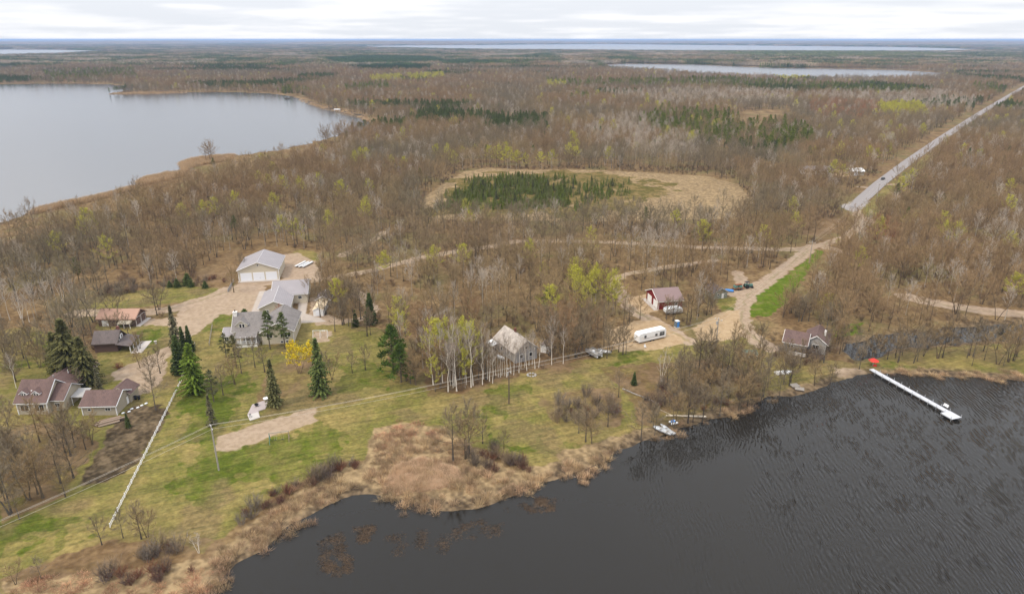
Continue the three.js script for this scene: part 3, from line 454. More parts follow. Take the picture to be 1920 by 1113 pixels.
// ---------------------------------------------------------------- buildings
function grainTex(f, n = 256) {   // a tone map around white, uv in metres
  const d = new Uint8Array(n * n * 4); for (let j = 0; j < n; j++) for (let i = 0; i < n; i++) { const v = toByte(clamp(f(i / n, j / n))), o = (j * n + i) * 4; d[o] = d[o + 1] = d[o + 2] = v; d[o + 3] = 255; }
  const t = new THREE.DataTexture(d, n, n); t.colorSpace = THREE.SRGBColorSpace; t.magFilter = THREE.LinearFilter; t.wrapS = t.wrapT = THREE.RepeatWrapping; t.needsUpdate = true; return t;
}
const wrapN = (u, v, k, q) => mix(mix(noise(u * k, v * q), noise(u * k - k, v * q), u), mix(noise(u * k, v * q - q), noise(u * k - k, v * q - q), u), v);
const shingleTex = grainTex((u, v) => 0.45 + 0.75 * wrapN(u, v, 24, 40) * 0.7 + 0.4 * wrapN(u, v, 5, 6) + ((v * 20) % 1 < 0.2 ? -0.12 : 0)); shingleTex.repeat.set(1 / 6, 1 / 6);
const panelTex = grainTex((u, v) => 0.80 + 0.14 * wrapN(u, v, 4, 4) + ((u * 16) % 1 < 0.10 ? -0.16 : 0)); panelTex.repeat.set(1 / 9, 1 / 9);
const oldTex = grainTex((u, v) => 0.45 + 0.75 * wrapN(u, v, 7, 7) * wrapN(u, v, 19, 23) + 0.25 * wrapN(u, v, 40, 40)); oldTex.repeat.set(1 / 7, 1 / 7);
const boardTex = grainTex((u, v) => 0.84 + 0.12 * wrapN(u, v, 6, 30) + ((v * 12) % 1 < 0.14 ? -0.18 : 0)); boardTex.repeat.set(1 / 2.4, 1 / 2.4);
const flat = (r, g, b, o = {}) => new THREE.MeshPhysicalMaterial({ color: rgb(r, g, b), roughness: 0.75, specularIntensity: 0.5, ...o });
const M = {
  dockDeck: flat(0.46, 0.47, 0.50),
  cream: flat(0.58, 0.52, 0.41, { map: boardTex }), white: flat(0.74, 0.74, 0.74), trim: flat(0.72, 0.70, 0.67), door: flat(0.70, 0.72, 0.77, { roughness: 0.5 }), glass: flat(0.02, 0.022, 0.025, { roughness: 0.12 }),
  greyMetal: flat(0.31, 0.285, 0.295, { map: panelTex, roughness: 0.5 }), greyShingle: flat(0.205, 0.185, 0.175, { map: shingleTex }), brownShingle: flat(0.135, 0.085, 0.075, { map: shingleTex }), darkShingle: flat(0.13, 0.105, 0.10, { map: shingleTex }), pinkMetal: flat(0.44, 0.27, 0.20, { map: panelTex }), oldRoof: flat(0.50, 0.44, 0.39, { map: oldTex }),
  redWall: flat(0.20, 0.015, 0.015, { map: boardTex }), redRoof: flat(0.25, 0.175, 0.17, { map: panelTex }), brownWall: flat(0.12, 0.075, 0.06, { map: boardTex }), greyWall: flat(0.36, 0.345, 0.33, { map: boardTex }), sage: flat(0.26, 0.27, 0.22, { map: boardTex }), tan: flat(0.40, 0.35, 0.27, { map: boardTex }),
  concrete: flat(0.44, 0.40, 0.37), plank: flat(0.26, 0.20, 0.15), darkWood: flat(0.10, 0.075, 0.06), oldWood: flat(0.30, 0.27, 0.24), black: flat(0.025, 0.025, 0.028), steel: flat(0.5, 0.51, 0.53, { roughness: 0.35, metalness: 0.5 }), rust: flat(0.22, 0.09, 0.045), teal: flat(0.10, 0.20, 0.17), blue: flat(0.06, 0.22, 0.55), red: flat(0.62, 0.04, 0.03), green: flat(0.05, 0.13, 0.06), brick: flat(0.16, 0.07, 0.05), plastic: flat(0.5, 0.42, 0.26), boat: flat(0.66, 0.68, 0.70, { roughness: 0.3 }), skylight: flat(0.62, 0.50, 0.34), tyre: flat(0.02, 0.02, 0.02), log: flat(0.19, 0.13, 0.09), grey: flat(0.33, 0.32, 0.31), slate: flat(0.12, 0.15, 0.18),
};
const fl = (p, ang, w) => [p[0] + w / 2 * Math.cos(ang * deg), p[1] - w / 2 * Math.sin(ang * deg)];
function building(name, label, corner, ang, w) { const [x, z] = fl(corner, ang, w); const o = thing(name, label, 'building', x, z, ang * deg); o.position.y = Math.max(-0.1, Math.min(0.15, groundAt(x, z))); return o; }
// a gabled block; (x, z) is the middle of its front wall, it runs back along -z; axis says which way the ridge lies
function gable(o, { w, d, hw, hr, axis = 'z', x = 0, z = 0, y = 0, over = 0.45, wall = M.cream, roof = M.greyShingle, trim = M.trim, ridge = true, thick = 0.16 }) {
  const S = (axis === 'z' ? w : d) / 2, L = axis === 'z' ? d : w, rise = (hr - hw) / S, fix = (g) => { if (axis === 'x') { g.rotateY(Math.PI / 2); g.translate(x, y, z - d / 2); } else g.translate(x, y, z - d / 2); return g; };
  const shape = profile([[-S, -0.5], [S, -0.5], [S, hw], [0, hr - 0.02], [-S, hw]], -L / 2, L / 2);
  part(o, 'wall', fix(shape), wall);
  const e = S + over, yl = hw - over * rise + 0.04, f = L / 2 + over, up = 0.16;
  const rf = part(o, 'roof', [fix(quad([V(-e, yl + up, f), V(0, hr + up, f), V(0, hr + up, -f), V(-e, yl + up, -f)].reverse(), thick)), fix(quad([V(e, yl + up, -f), V(0, hr + up, -f), V(0, hr + up, f), V(e, yl + up, f)].reverse(), thick))], roof);
  const edge = [];
  for (const s of [-1, 1]) for (const q of [-1, 1]) edge.push(fix(rod(V(s * (e + 0.02), yl + 0.1, q * (f + 0.03)), V(0, hr + 0.1, q * (f + 0.03)), w < 4 ? 0.07 : 0.13, 4)));
  for (const s of [-1, 1]) edge.push(fix(box(0.1, w < 4 ? 0.12 : 0.2, f * 2, s * (e + 0.06), yl + 0.08, 0)));
  part(rf, 'fascia', edge, trim);
  if (ridge) part(rf, 'ridge_cap', fix(box(0.3, 0.08, f * 2, 0, hr + 0.22, 0)), trim);
  return rf;
}
function pane(o, x, y, z, w, h, face = 'f', name = 'window', frame = M.trim) {
  const turn = face === 'f' ? 0 : face === 'r' ? Math.PI / 2 : -Math.PI / 2, g = (a, b, t, p) => { const q = box(a, b, t, 0, 0, p); q.rotateY(turn); q.translate(x, y, z); return q; };
  const m = part(o, name, g(w + 0.24, h + 0.24, 0.1, 0.03), frame); part(m, 'pane', g(w, h, 0.06, 0.08), M.glass); if (w > 0.9) part(m, 'mullion', g(0.07, h, 0.05, 0.115), frame); return m;
}
function bigDoor(o, x, z, w, h, face = 'f', mat = M.door, y0 = 0.1, rows = 4) {
  const turn = face === 'f' ? 0 : face === 'r' ? Math.PI / 2 : -Math.PI / 2, g = (a, b, t, px, py, p) => { const q = box(a, b, t, px, py, p); q.rotateY(turn); q.translate(x, y0, z); return q; };
  const m = part(o, 'garage_door', g(w + 0.3, h + 0.15, 0.06, 0, h / 2, 0.02), M.trim);
  for (let k = 0; k < rows; k++) part(m, 'door_panel', g(w, h / rows - 0.035, 0.06, 0, h / rows * (k + 0.5), 0.06), mat);
  return m;
}
{ // the big barn
  const o = building('barn', 'cream barn with grey metal roof and three white garage doors', [-108.5,-256], 10, 15.4);
  gable(o, { w: 15.4, d: 17, hw: 4.5, hr: 7.5, roof: M.greyMetal, trim: M.white });
  for (const x of [-4.8, 0, 4.8]) bigDoor(o, x, 0, 4.1, 3.2); part(o, 'door_handle', box(0.18, 0.12, 0.08, 0.4, 1.1, 0.14), M.black);
  part(o, 'apron', box(15.8, 0.25, 1.6, 0, 0.02, 0.9), M.concrete); pane(o, 0, 6.3, 0, 0.6, 0.5, 'f', 'vent');
  for (const x of [-7.68, 7.68]) part(o, 'corner_trim', box(0.2, 4.6, 0.2, x, 2.2, 0.02), M.white);
}
{ // the L-shaped workshop
  const o = building('workshop', 'cream L-shaped workshop under a pale grey metal roof below the barn', [-87.2,-218.6], 11, 10);
  gable(o, { w: 10, d: 16, hw: 3.1, hr: 5.3, roof: M.greyMetal, trim: M.white });
  gable(o, { w: 12, d: 15, hw: 3.5, hr: 6.2, axis: 'x', x: 4.0, z: -11, roof: M.greyMetal, trim: M.white });
  bigDoor(o, -5.0, -4.4, 3, 2.5, 'l'); bigDoor(o, -5.0, -8.6, 3, 2.5, 'l'); pane(o, -2.6, 1.7, 0, 1.1, 1, 'f'); pane(o, 2.2, 1.7, 0, 1.3, 1, 'f'); part(o, 'door', box(0.95, 2.05, 0.1, 5.0, 1.05, -3), M.white); pane(o, 7.5, 2.2, -11, 1.1, 1.0);
}
{ // the main house
  const A = 8, c = [-69,-196.9], s = [c[0] - 9.6 * Math.cos(A * deg), c[1] + 9.6 * Math.sin(A * deg)], o = building('house', 'cream two-wing house with grey shingle roof, white chimney and front deck', s, A, 9.6);
  gable(o, { w: 9.6, d: 15.5, hw: 4.2, hr: 6.9, roof: M.greyShingle, ridge: false });
  for (const x of [1.4, 2.6, 3.6]) pane(o, x, 3.1, 0, 0.8, 1.4); for (const x of [1.2, 2.8, 4.1]) pane(o, x, 0.7, 0, 0.7, 0.5); pane(o, -2.4, 3, 0, 1.6, 1.4); pane(o, 4.8, 2.8, -5, 1.2, 1.2, 'r'); pane(o, 4.8, 2.8, -10, 1.2, 1.2, 'r');
  part(o, 'downspout', box(0.12, 3.8, 0.12, 4.86, 1.9, 0.1), M.white);
  gable(o, { w: 9.4, d: 10, hw: 4.2, hr: 8.2, axis: 'x', x: -9.0, z: -2.2, roof: M.greyShingle, ridge: false });
  // gabled dormer, chimney, sun room, deck
  gable(o, { w: 3.3, d: 3.6, hw: 6.0, hr: 7.3, x: -11.0, z: -2.9, over: 0.3, roof: M.greyShingle, ridge: false }); pane(o, -11.4, 5.6, -2.9, 0.6, 1.0); pane(o, -10.5, 5.6, -2.9, 0.6, 1.0);
  const ch = part(o, 'chimney', [box(1.0, 9.4, 0.9, -13.4, 4.2, -6.4), box(1.3, 0.2, 1.2, -13.4, 9.0, -6.4)], M.trim); part(ch, 'flue', cyl(0.15, 0.15, 0.6, -13.4, 9.4, -6.4), M.black);
  gable(o, { w: 5.2, d: 5.4, hw: 2.6, hr: 4.1, axis: 'x', x: -14.2, z: -2.6, roof: M.greyMetal, ridge: false }); for (const x of [-16, -14.2, -12.6]) pane(o, x, 1.5, -2.6, 1.1, 1.3);
  part(o, 'porch_roof', quad([V(-12.6, 4.3, -2.1), V(-6.0, 4.3, -2.1), V(-6.0, 3.2, 1.4), V(-12.6, 3.2, 1.4)].reverse(), 0.18), M.greyShingle);
  const dk = part(o, 'deck', box(6.8, 0.2, 3.6, -9.3, 1.0, -0.4), M.oldWood); part(dk, 'skirting', box(6.7, 1.2, 3.4, -9.3, 0.3, -0.4), M.trim);
  for (let i = 0; i < 5; i++) part(dk, 'post', box(0.16, 3.2, 0.16, -12.4 + i * 1.55, 1.9, 1.25), M.white);
  const rl = part(dk, 'railing', [box(6.6, 0.1, 0.1, -9.3, 2.05, 1.3), box(6.6, 0.1, 0.1, -9.3, 1.3, 1.3), box(0.1, 0.1, 3.2, -12.6, 2.05, -0.3)], M.white);
  for (let i = 0; i < 20; i++) part(rl, 'baluster', box(0.07, 0.75, 0.07, -12.3 + i * 0.32, 1.68, 1.3), M.white);
  pane(o, -9.6, 2.6, -2.2, 2.0, 1.9, 'f', 'patio_door'); pane(o, -7.4, 2.8, -2.2, 1.0, 1.2);
}
{ // the greenhouse-like shed beside the walk
  const o = building('garden_shed', 'narrow white shed with patched tan translucent roof beside the concrete walk', [-69,-219.2], 4, 3.6);
  gable(o, { w: 3.4, d: 10, hw: 2.1, hr: 3.0, wall: M.white, roof: M.skylight, trim: M.white, over: 0.15 }); gable(o, { w: 4.6, d: 6, hw: 2.5, hr: 3.8, z: -9.6, wall: M.greyWall, roof: M.darkShingle });
  for (let i = 0; i < 5; i++) part(o, 'roof_rib', [rod(V(-1.9, 2.2, -1 - i * 1.9), V(0, 3.25, -1 - i * 1.9), 0.06, 4), rod(V(0, 3.25, -1 - i * 1.9), V(1.9, 2.2, -1 - i * 1.9), 0.06, 4)], i % 2 ? M.white : M.plastic);
  part(o, 'door', box(1.4, 1.8, 0.08, 0, 0.95, 0.03), M.door);
}
{ // the long pink-roofed shed
  const o = building('long_shed', 'long brown shed with a faded pink metal roof', [-138.3,-210.2], 0, 12.4);
  gable(o, { w: 12.4, d: 7, hw: 2.7, hr: 4.7, axis: 'x', wall: M.brownWall, roof: M.pinkMetal, trim: M.pinkMetal, ridge: false });
  for (const z of [-1.9, -5.1]) bigDoor(o, 6.2, z, 2.5, 2.5, 'r', M.brownWall); bigDoor(o, -3.9, 0, 1.9, 1.9, 'f', M.white); part(o, 'lean_to', quad([V(1.2, 2.5, 0), V(5.6, 2.5, 0), V(5.6, 1.7, 2.2), V(1.2, 1.7, 2.2)].reverse(), 0.1), M.tan);
  for (const x of [1.4, 3.4, 5.4]) part(o, 'post', box(0.14, 1.9, 0.14, x, 0.8, 2.1), M.trim); part(o, 'apron', box(1.4, 0.2, 7.4, 7.0, 0.02, -3.5), M.concrete);
}
{ // the cabin with the open carport
  const o = building('cabin', 'small dark-roofed cabin with white dormer windows and a lean-to carport', [-127.7,-189.5], 8, 6.6);
  gable(o, { w: 6.6, d: 6.5, hw: 3.0, hr: 5.6, axis: 'x', wall: M.brownWall, roof: M.darkShingle, trim: M.darkWood, ridge: false });
  part(o, 'gable_panel', box(0.08, 1.5, 3.6, 3.36, 3.6, -3.2), M.white); for (const z of [-2.3, -4.0]) pane(o, 3.42, 3.55, z, 0.6, 0.9, 'r');
  const rf = part(o, 'carport_roof', quad([V(3.4, 3.0, -7), V(3.4, 3.0, 1.4), V(7.6, 2.2, 1.4), V(7.6, 2.2, -7)], 0.18), M.darkShingle); part(rf, 'fascia', box(0.1, 0.2, 8.4, 7.6, 2.1, -2.8), M.darkWood);
  for (let i = 0; i < 4; i++) part(o, 'post', box(0.22, 2.2, 0.22, 7.3, 1.0, 1.0 - i * 2.4), M.white); part(o, 'chimney', box(0.7, 2.0, 0.7, 2.6, 5.6, -4.6), M.brick); part(o, 'patio_slab', box(3.2, 0.2, 9, 9.2, 0.02, -2.4), M.concrete); part(o, 'vent_pipe', cyl(0.18, 0.18, 0.7, -2.9, 4.9, -3.4), M.white);
}
{ // the house with two dormers and its wings
  const o = building('dormer_house', 'tan house with brown shingle roof and two small white dormers', [-126.1,-152.7], 2, 7.4);
  gable(o, { w: 7.4, d: 9.4, hw: 3.6, hr: 7.4, axis: 'x', wall: M.tan, roof: M.brownShingle, trim: M.white, ridge: false });
  for (const x of [-2.1, 1.0]) { gable(o, { w: 1.6, d: 2.6, hw: 5.4, hr: 6.1, x, z: -1.2, over: 0.25, wall: M.trim, roof: M.brownShingle, trim: M.white, ridge: false }); pane(o, x - 0.3, 5.05, -1.2, 0.34, 0.75); pane(o, x + 0.3, 5.05, -1.2, 0.34, 0.75); }
  pane(o, -1.9, 1.9, 0, 1.9, 1.5); pane(o, 1.8, 1.9, 0, 2.2, 1.7); part(o, 'roof_vent', cyl(0.2, 0.2, 0.6, -0.6, 5.5, -2.2), M.white); for (const x of [-3.72, 3.72]) part(o, 'corner_trim', box(0.2, 3.6, 0.2, x, 1.7, 0.02), M.white);
  gable(o, { w: 3.4, d: 8, hw: 3.2, hr: 5.6, axis: 'x', x: 5.2, z: -1.8, wall: M.tan, roof: M.brownShingle, trim: M.white, ridge: false }); pane(o, 5.2, 1.7, -1.8, 1.0, 1.0);
  gable(o, { w: 8.4, d: 13, hw: 3.0, hr: 5.0, x: 0.4, z: -9.6, wall: M.tan, roof: M.brownShingle, trim: M.tan, ridge: false }); part(o, 'roof_pipe', cyl(0.16, 0.16, 0.9, 1.8, 5.2, -14), M.white); part(o, 'roof_pipe', cyl(0.16, 0.16, 0.8, -0.4, 5.2, -11), M.grey);
  part(o, 'carport_roof', quad([V(7.2, 3.0, -8.4), V(10.6, 3.0, -8.4), V(10.6, 2.5, -4.2), V(7.2, 2.5, -4.2)].reverse(), 0.12), M.grey); for (const x of [7.4, 10.4]) part(o, 'post', box(0.14, 2.6, 0.14, x, 1.2, -4.4), M.white);
}
{ const o = building('garage', 'tan garage with brown shingle roof beside the dormered house', [-109.6,-152.5], 3, 8.4);
  gable(o, { w: 8.4, d: 8, hw: 2.8, hr: 4.9, axis: 'x', wall: M.tan, roof: M.brownShingle, trim: M.white, ridge: false }); gable(o, { w: 5, d: 4.5, hw: 2.6, hr: 4.3, x: 2.2, z: -6.6, wall: M.tan, roof: M.brownShingle, trim: M.tan, ridge: false });
  pane(o, -2.4, 1.7, 0, 0.6, 0.5); pane(o, 2.2, 1.7, 0, 1.2, 0.6); part(o, 'door', box(0.1, 2.0, 0.95, 4.22, 1.0, -6), M.white); for (const x of [-4.22, 4.22]) part(o, 'corner_trim', box(0.18, 2.8, 0.18, x, 1.3, 0.02), M.white); }
{ // the weathered cottage among birches
  const o = building('cottage', 'weathered grey cottage with patchy pale roof among white birches', [0.9,-181.8], 30, 7.6);
  gable(o, { w: 7.6, d: 12.5, hw: 3.6, hr: 6.6, wall: M.greyWall, roof: M.oldRoof, trim: M.oldWood, ridge: false }); pane(o, -1.6, 2, 0, 0.9, 1.1); pane(o, 1.6, 2, 0, 0.9, 1.1); pane(o, 0, 4.6, 0, 0.8, 0.8); part(o, 'door', box(0.95, 2, 0.1, 0, 1, 0.03), M.oldWood); pane(o, -3.8, 2, -4, 0.9, 1.0, 'l'); pane(o, -3.8, 2, -8, 0.9, 1.0, 'l');
  part(o, 'porch_roof', quad([V(-3.9, 3.2, -13.2), V(-3.9, 3.2, -9.4), V(-6.4, 2.6, -9.4), V(-6.4, 2.6, -13.2)].reverse(), 0.12), M.white); for (const z of [-9.6, -13]) part(o, 'post', box(0.14, 2.6, 0.14, -6.2, 1.2, z), M.white); part(o, 'chimney', box(0.6, 1.6, 0.6, 0.9, 6.8, -8), M.brick);
}
{ const o = building('tool_shed', 'tiny white tool shed with dark roof beside the grey cottage', [8.8,-189.9], -22, 2.5); gable(o, { w: 2.5, d: 3.8, hw: 2.2, hr: 2.9, wall: M.white, roof: M.darkShingle, trim: M.grey, ridge: false, over: 0.2 }); part(o, 'door', box(0.8, 1.7, 0.07, 0.3, 0.9, 0.03), M.trim); pane(o, -1.25, 1.3, -1.9, 0.7, 0.6, 'l'); }
{ // the red garage
  const o = building('red_garage', 'red garage with faded maroon metal roof and white side doors', [51.9,-225.1], 11, 9);
  gable(o, { w: 9, d: 11.4, hw: 3.1, hr: 5.7, axis: 'x', wall: M.redWall, roof: M.redRoof, trim: M.trim, ridge: true });
  for (const z of [-2.6, -8.2]) bigDoor(o, -4.5, z, 3.6, 2.5, 'l', M.white); part(o, 'apron', box(1.6, 0.2, 12, -5.4, 0.02, -5.5), M.concrete); pane(o, 2.2, 1.8, 0, 0.9, 0.8, 'f'); part(o, 'downspout', box(0.14, 3, 0.14, -4.4, 1.5, 0.1), M.trim);
}
{ const o = building('small_shed', 'small sage-green shed beside the parked machinery', [74.5,-235.8], 16, 5.6); gable(o, { w: 5.6, d: 6, hw: 2.4, hr: 4.0, wall: M.sage, roof: M.darkShingle, trim: M.grey, ridge: false }); pane(o, -1.0, 1.6, 0, 0.6, 0.6); part(o, 'door', box(0.9, 1.9, 0.08, 1.0, 0.95, 0.03), M.trim); pane(o, 2.2, 1.7, 0, 0.5, 0.5); }
{ // the lakeside house at right
  const o = building('lakeside_house', 'grey house with brown shingle roof half hidden by bare trees', [83.5,-191], -28, 6.4);
  gable(o, { w: 6.4, d: 8, hw: 3.2, hr: 5.4, axis: 'x', wall: M.greyWall, roof: M.brownShingle, trim: M.trim, ridge: false }); gable(o, { w: 6, d: 9, hw: 3.4, hr: 5.6, x: 5.6, z: -3, wall: M.greyWall, roof: M.brownShingle, trim: M.trim, ridge: false }); part(o, 'chimney', box(0.6, 1.9, 0.6, 7.6, 5.4, -7), M.trim); pane(o, -1.2, 1.8, 0, 1.4, 1.1); pane(o, 5.6, 2, -3, 1.8, 1.3); pane(o, 3.2, 1.9, -1, 1, 1, 'r');
  part(o, 'deck', box(5, 0.2, 2.8, 1, 0.5, 1.6), M.oldWood); part(o, 'railing', [box(5, 0.1, 0.1, 1, 1.5, 2.9), box(0.1, 1.0, 0.1, -1.4, 1.0, 2.9), box(0.1, 1.0, 0.1, 3.4, 1.0, 2.9)], M.trim);
}
{ const o = building('farm_house', 'long low white building glimpsed through the woods left of the paved road', [206.8,-484.3], 2, 22); gable(o, { w: 22, d: 9, hw: 3, hr: 5, axis: 'x', wall: M.white, roof: M.greyMetal, trim: M.white, ridge: false }); for (const x of [-8, -4, 0, 4, 8]) pane(o, x, 1.7, 0, 1.4, 1.1); part(o, 'door', box(1, 2.1, 0.1, 6, 1.05, 0.04), M.grey); }
{ const o = building('farm_garage', 'small white-roofed outbuilding near the paved road, nearest the parked car', [238.8,-478.2], 8, 9); gable(o, { w: 9, d: 8, hw: 3, hr: 4.6, axis: 'x', wall: M.tan, roof: M.white, trim: M.white, ridge: false }); bigDoor(o, -1.6, 0, 3, 2.3); }
console.log('buildings done');

// ---------------------------------------------------------------- things about the place
{ // the dock
  const a = [104.8,-178.7], b = [112.6,-154.3], L = Math.hypot(b[0] - a[0], b[1] - a[1]), ang = Math.atan2(-(b[1] - a[1]), b[0] - a[0]), n = 10;
  const o = thing('dock', 'long pale sectional dock reaching out into the dark lake', 'dock', a[0], a[1], ang, undefined, WATER);
  for (let i = 0; i < n; i++) { const s = part(o, 'deck_section', box(L / n - 0.06, 0.12, 1.5, L / n * (i + 0.5), 0.72, 0), M.dockDeck); part(s, 'frame', [box(L / n - 0.08, 0.16, 0.08, L / n * (i + 0.5), 0.6, 0.72), box(L / n - 0.08, 0.16, 0.08, L / n * (i + 0.5), 0.6, -0.72)], M.steel); for (const q of [-1, 1]) part(o, 'leg', cyl(0.06, 0.06, 2.1, L / n * (i + 1) - 0.2, 0.35, q * 0.84), M.steel); }
  const e = part(o, 'end_platform', box(3.4, 0.12, 3.2, L + 1.5, 0.72, 0.7), M.dockDeck); part(e, 'frame', [box(3.4, 0.16, 0.08, L + 1.5, 0.6, 2.26), box(3.4, 0.16, 0.08, L + 1.5, 0.6, -0.86)], M.steel);
  for (const [x, z] of [[L + 0.1, 2.4], [L + 3, 2.4], [L + 3, -1]]) part(o, 'leg', cyl(0.06, 0.06, 2.1, x, 0.35, z), M.steel);
  const t = thing('bench', 'small pale bench at the lake end of the dock', 'bench', b[0] + 0.6, b[1] - 2.2, ang, undefined, WATER + 0.78); part(t, 'seat', box(1.4, 0.06, 0.45, 0, 0.45, 0), M.white); part(t, 'backrest', box(1.4, 0.4, 0.06, 0, 0.75, -0.22), M.white); for (const x of [-0.6, 0.6]) part(t, 'leg', box(0.06, 0.45, 0.4, x, 0.22, 0), M.steel);
}
{ // the travel trailer
  const p = [40,-196.1], o = building('travel_trailer', 'long white travel trailer parked on the sandy clearing', p, 27, 10.6); o.userData.category = 'trailer'; o.name = 'travel_trailer';
  const W = 10.6, H = 3.3; const s = new THREE.Shape([[-5.3, 0.75], [-5.1, 0.55], [5.3, 0.55], [5.3, 2.9], [5.0, H], [-4.7, H], [-5.3, 2.7]].map(([x, y]) => new THREE.Vector2(x, y)));
  const g = new THREE.ExtrudeGeometry(s, { depth: 2.5, bevelEnabled: true, bevelSize: 0.08, bevelThickness: 0.08, bevelSegments: 2 }); g.translate(0, 0, -2.55); part(o, 'body', g, M.white);
  for (const x of [3.2, 4.2]) pane(o, x, 1.95, 0.08, 0.6, 1.0, 'f', 'window', M.black); pane(o, 1.4, 2.0, 0.08, 0.6, 0.5, 'f', 'window', M.black); pane(o, -2.9, 2.1, 0.08, 0.5, 0.6, 'f', 'window', M.black); part(o, 'door', box(0.75, 1.9, 0.06, -3.9, 1.6, 0.11), M.trim); part(o, 'stripe', box(7, 0.12, 0.03, -0.6, 1.5, 0.1), M.grey);
  for (const x of [-2.8, 0.4, 3.2]) part(o, 'roof_vent', box(0.5, 0.25, 0.5, x, H + 0.16, -1.25), M.trim); for (const x of [-0.6, 0.5]) for (const z of [-2.4, -0.1]) { const w = new THREE.CylinderGeometry(0.36, 0.36, 0.24, 14); w.rotateX(Math.PI / 2); w.translate(x, 0.36, z); part(o, 'wheel', w, M.tyre); }
  part(o, 'hitch', [rod(V(-5.2, 0.5, -0.4), V(-6.6, 0.5, -1.25), 0.06), rod(V(-5.2, 0.5, -2.1), V(-6.6, 0.5, -1.25), 0.06)], M.black); part(o, 'jack', [box(0.12, 0.6, 0.12, 4.9, 0.28, -0.3), box(0.12, 0.6, 0.12, 4.9, 0.28, -2.2), box(0.12, 0.6, 0.12, -4.7, 0.28, -0.3)], M.black);
}
function pontoon(px, ang, label, cover, L = 6.5) {
  const o = thing('pontoon_boat', label, 'boat', px[0], px[1], ang * deg, 'pontoon boats laid up on land');
  for (const z of [-0.85, 0.85]) { const g = new THREE.CapsuleGeometry(0.32, L - 0.8, 4, 10); g.rotateZ(Math.PI / 2); g.translate(0, 0.75, z); part(o, 'pontoon', g, M.steel); }
  part(o, 'deck', box(L - 0.4, 0.12, 2.5, -0.1, 1.15, 0), M.oldWood); part(o, 'trailer_frame', [box(L - 1, 0.12, 0.12, 0, 0.4, 0.4), box(L - 1, 0.12, 0.12, 0, 0.4, -0.4), box(0.12, 0.12, 2, 0, 0.36, 0)], M.black);
  for (const z of [-1.1, 1.1]) { const w = new THREE.CylinderGeometry(0.3, 0.3, 0.2, 12); w.rotateX(Math.PI / 2); w.translate(-0.4, 0.3, z); part(o, 'wheel', w, M.tyre); }
  if (cover) { const s = new THREE.Shape([[-3.1, 1.2], [3.0, 1.2], [2.9, 1.9], [1.5, 2.35], [-1.6, 2.35], [-3.0, 1.9]].map(([x, y]) => new THREE.Vector2(x, y))), g = new THREE.ExtrudeGeometry(s, { depth: 2.2, bevelEnabled: true, bevelSize: 0.15, bevelThickness: 0.15, bevelSegments: 2 }); g.translate(0, 0, -1.1); part(o, 'cover', g, cover); }
  else { part(o, 'railing', [box(L - 0.6, 0.6, 0.05, -0.1, 1.5, 1.2), box(L - 0.6, 0.6, 0.05, -0.1, 1.5, -1.2), box(0.05, 0.6, 2.4, L / 2 - 0.5, 1.5, 0)], M.grey); part(o, 'console', box(0.8, 0.9, 0.7, 0.4, 1.65, 0.6), M.white); for (const z of [-0.8, 0.8]) part(o, 'seat', box(1.4, 0.45, 0.6, 2, 1.45, z), M.grey); part(o, 'motor', [box(0.45, 0.6, 0.4, -L / 2 + 0.1, 1.5, 0), box(0.15, 1, 0.15, -L / 2 - 0.05, 0.9, 0)], M.black); }
}
pontoon([56.4,-221.6], 10, 'pontoon boat under a white cover beside the red garage', M.boat);
pontoon([24.9,-187.6], -58, 'uncovered weathered pontoon boat on the grass under the power lines', null, 6);
function hull(name, label, px, ang, L, W, H, mat, inside, group, roll = 0, lift = 0) {
  const o = thing(name, label, 'boat', px[0], px[1], ang * deg, group), n = 14, pos = [], idx = [], q = 9;
  for (let i = 0; i <= n; i++) { const t = i / n, w = W / 2 * Math.min(1, 1.25 * Math.sin(Math.PI * (0.12 + 0.88 * (t < 0.6 ? 0.5 : 0.5 + (t - 0.6) / 0.8 * 0.98))) ** 0.8), x = (t - 0.5) * L; for (let k = 0; k < q; k++) { const a = Math.PI * (k / (q - 1) - 0.5), sx = Math.sin(a), cy = Math.cos(a); pos.push(x, H - H * cy ** 0.7 * (1 - 0.35 * t * t) + 0.15 * t * t, sx * w); } }
  for (let i = 0; i < n; i++) for (let k = 0; k < q - 1; k++) { const a = i * q + k, b = a + q; idx.push(a, b, a + 1, b, b + 1, a + 1); }
  for (let k = 1; k < q - 1; k++) idx.push(0, k, k + 1);
  const g = new THREE.BufferGeometry(); g.setAttribute('position', new THREE.Float32BufferAttribute(pos, 3)); g.setIndex(idx); g.computeVertexNormals();
  const m = mat.clone(); m.side = THREE.DoubleSide; part(o, 'hull', g, m); if (inside) for (const t of [-0.25, 0.1]) part(o, 'thwart', box(0.3, 0.05, W * 0.86, t * L, H * 0.75, 0), inside);
  part(o, 'gunwale', [rod(V(-L / 2, H, -W / 2 * 0.98), V(L * 0.12, H, -W / 2), 0.04, 4), rod(V(-L / 2, H, W / 2 * 0.98), V(L * 0.12, H, W / 2), 0.04, 4)], M.grey);
  o.rotation.x = roll; o.position.y += lift; return o;
}
hull('rowboat', 'white rowboat drawn up on the bank by the fallen birch', [37,-145.6], -38 + 180, 5, 1.6, 0.6, M.boat, M.oldWood, 'rowboats on the shore');
hull('rowboat', 'narrow grey canoe beside the white rowboat on the bank', [38.4,-146.3], -60 + 180, 5, 1.0, 0.45, M.boat, M.oldWood, 'rowboats on the shore');
hull('upturned_boat', 'upturned pale boat on the grass left of the dock landing', [78.4,-176.3], -14, 5.4, 1.8, 0.7, M.white, null, undefined, Math.PI, 0.75);
hull('fishing_boat', 'small grey fishing boat on a trailer beside the weathered pontoon boat', [28.1,-188.4], -25, 4.4, 1.7, 0.7, M.grey, M.white, undefined, 0, 0.55);
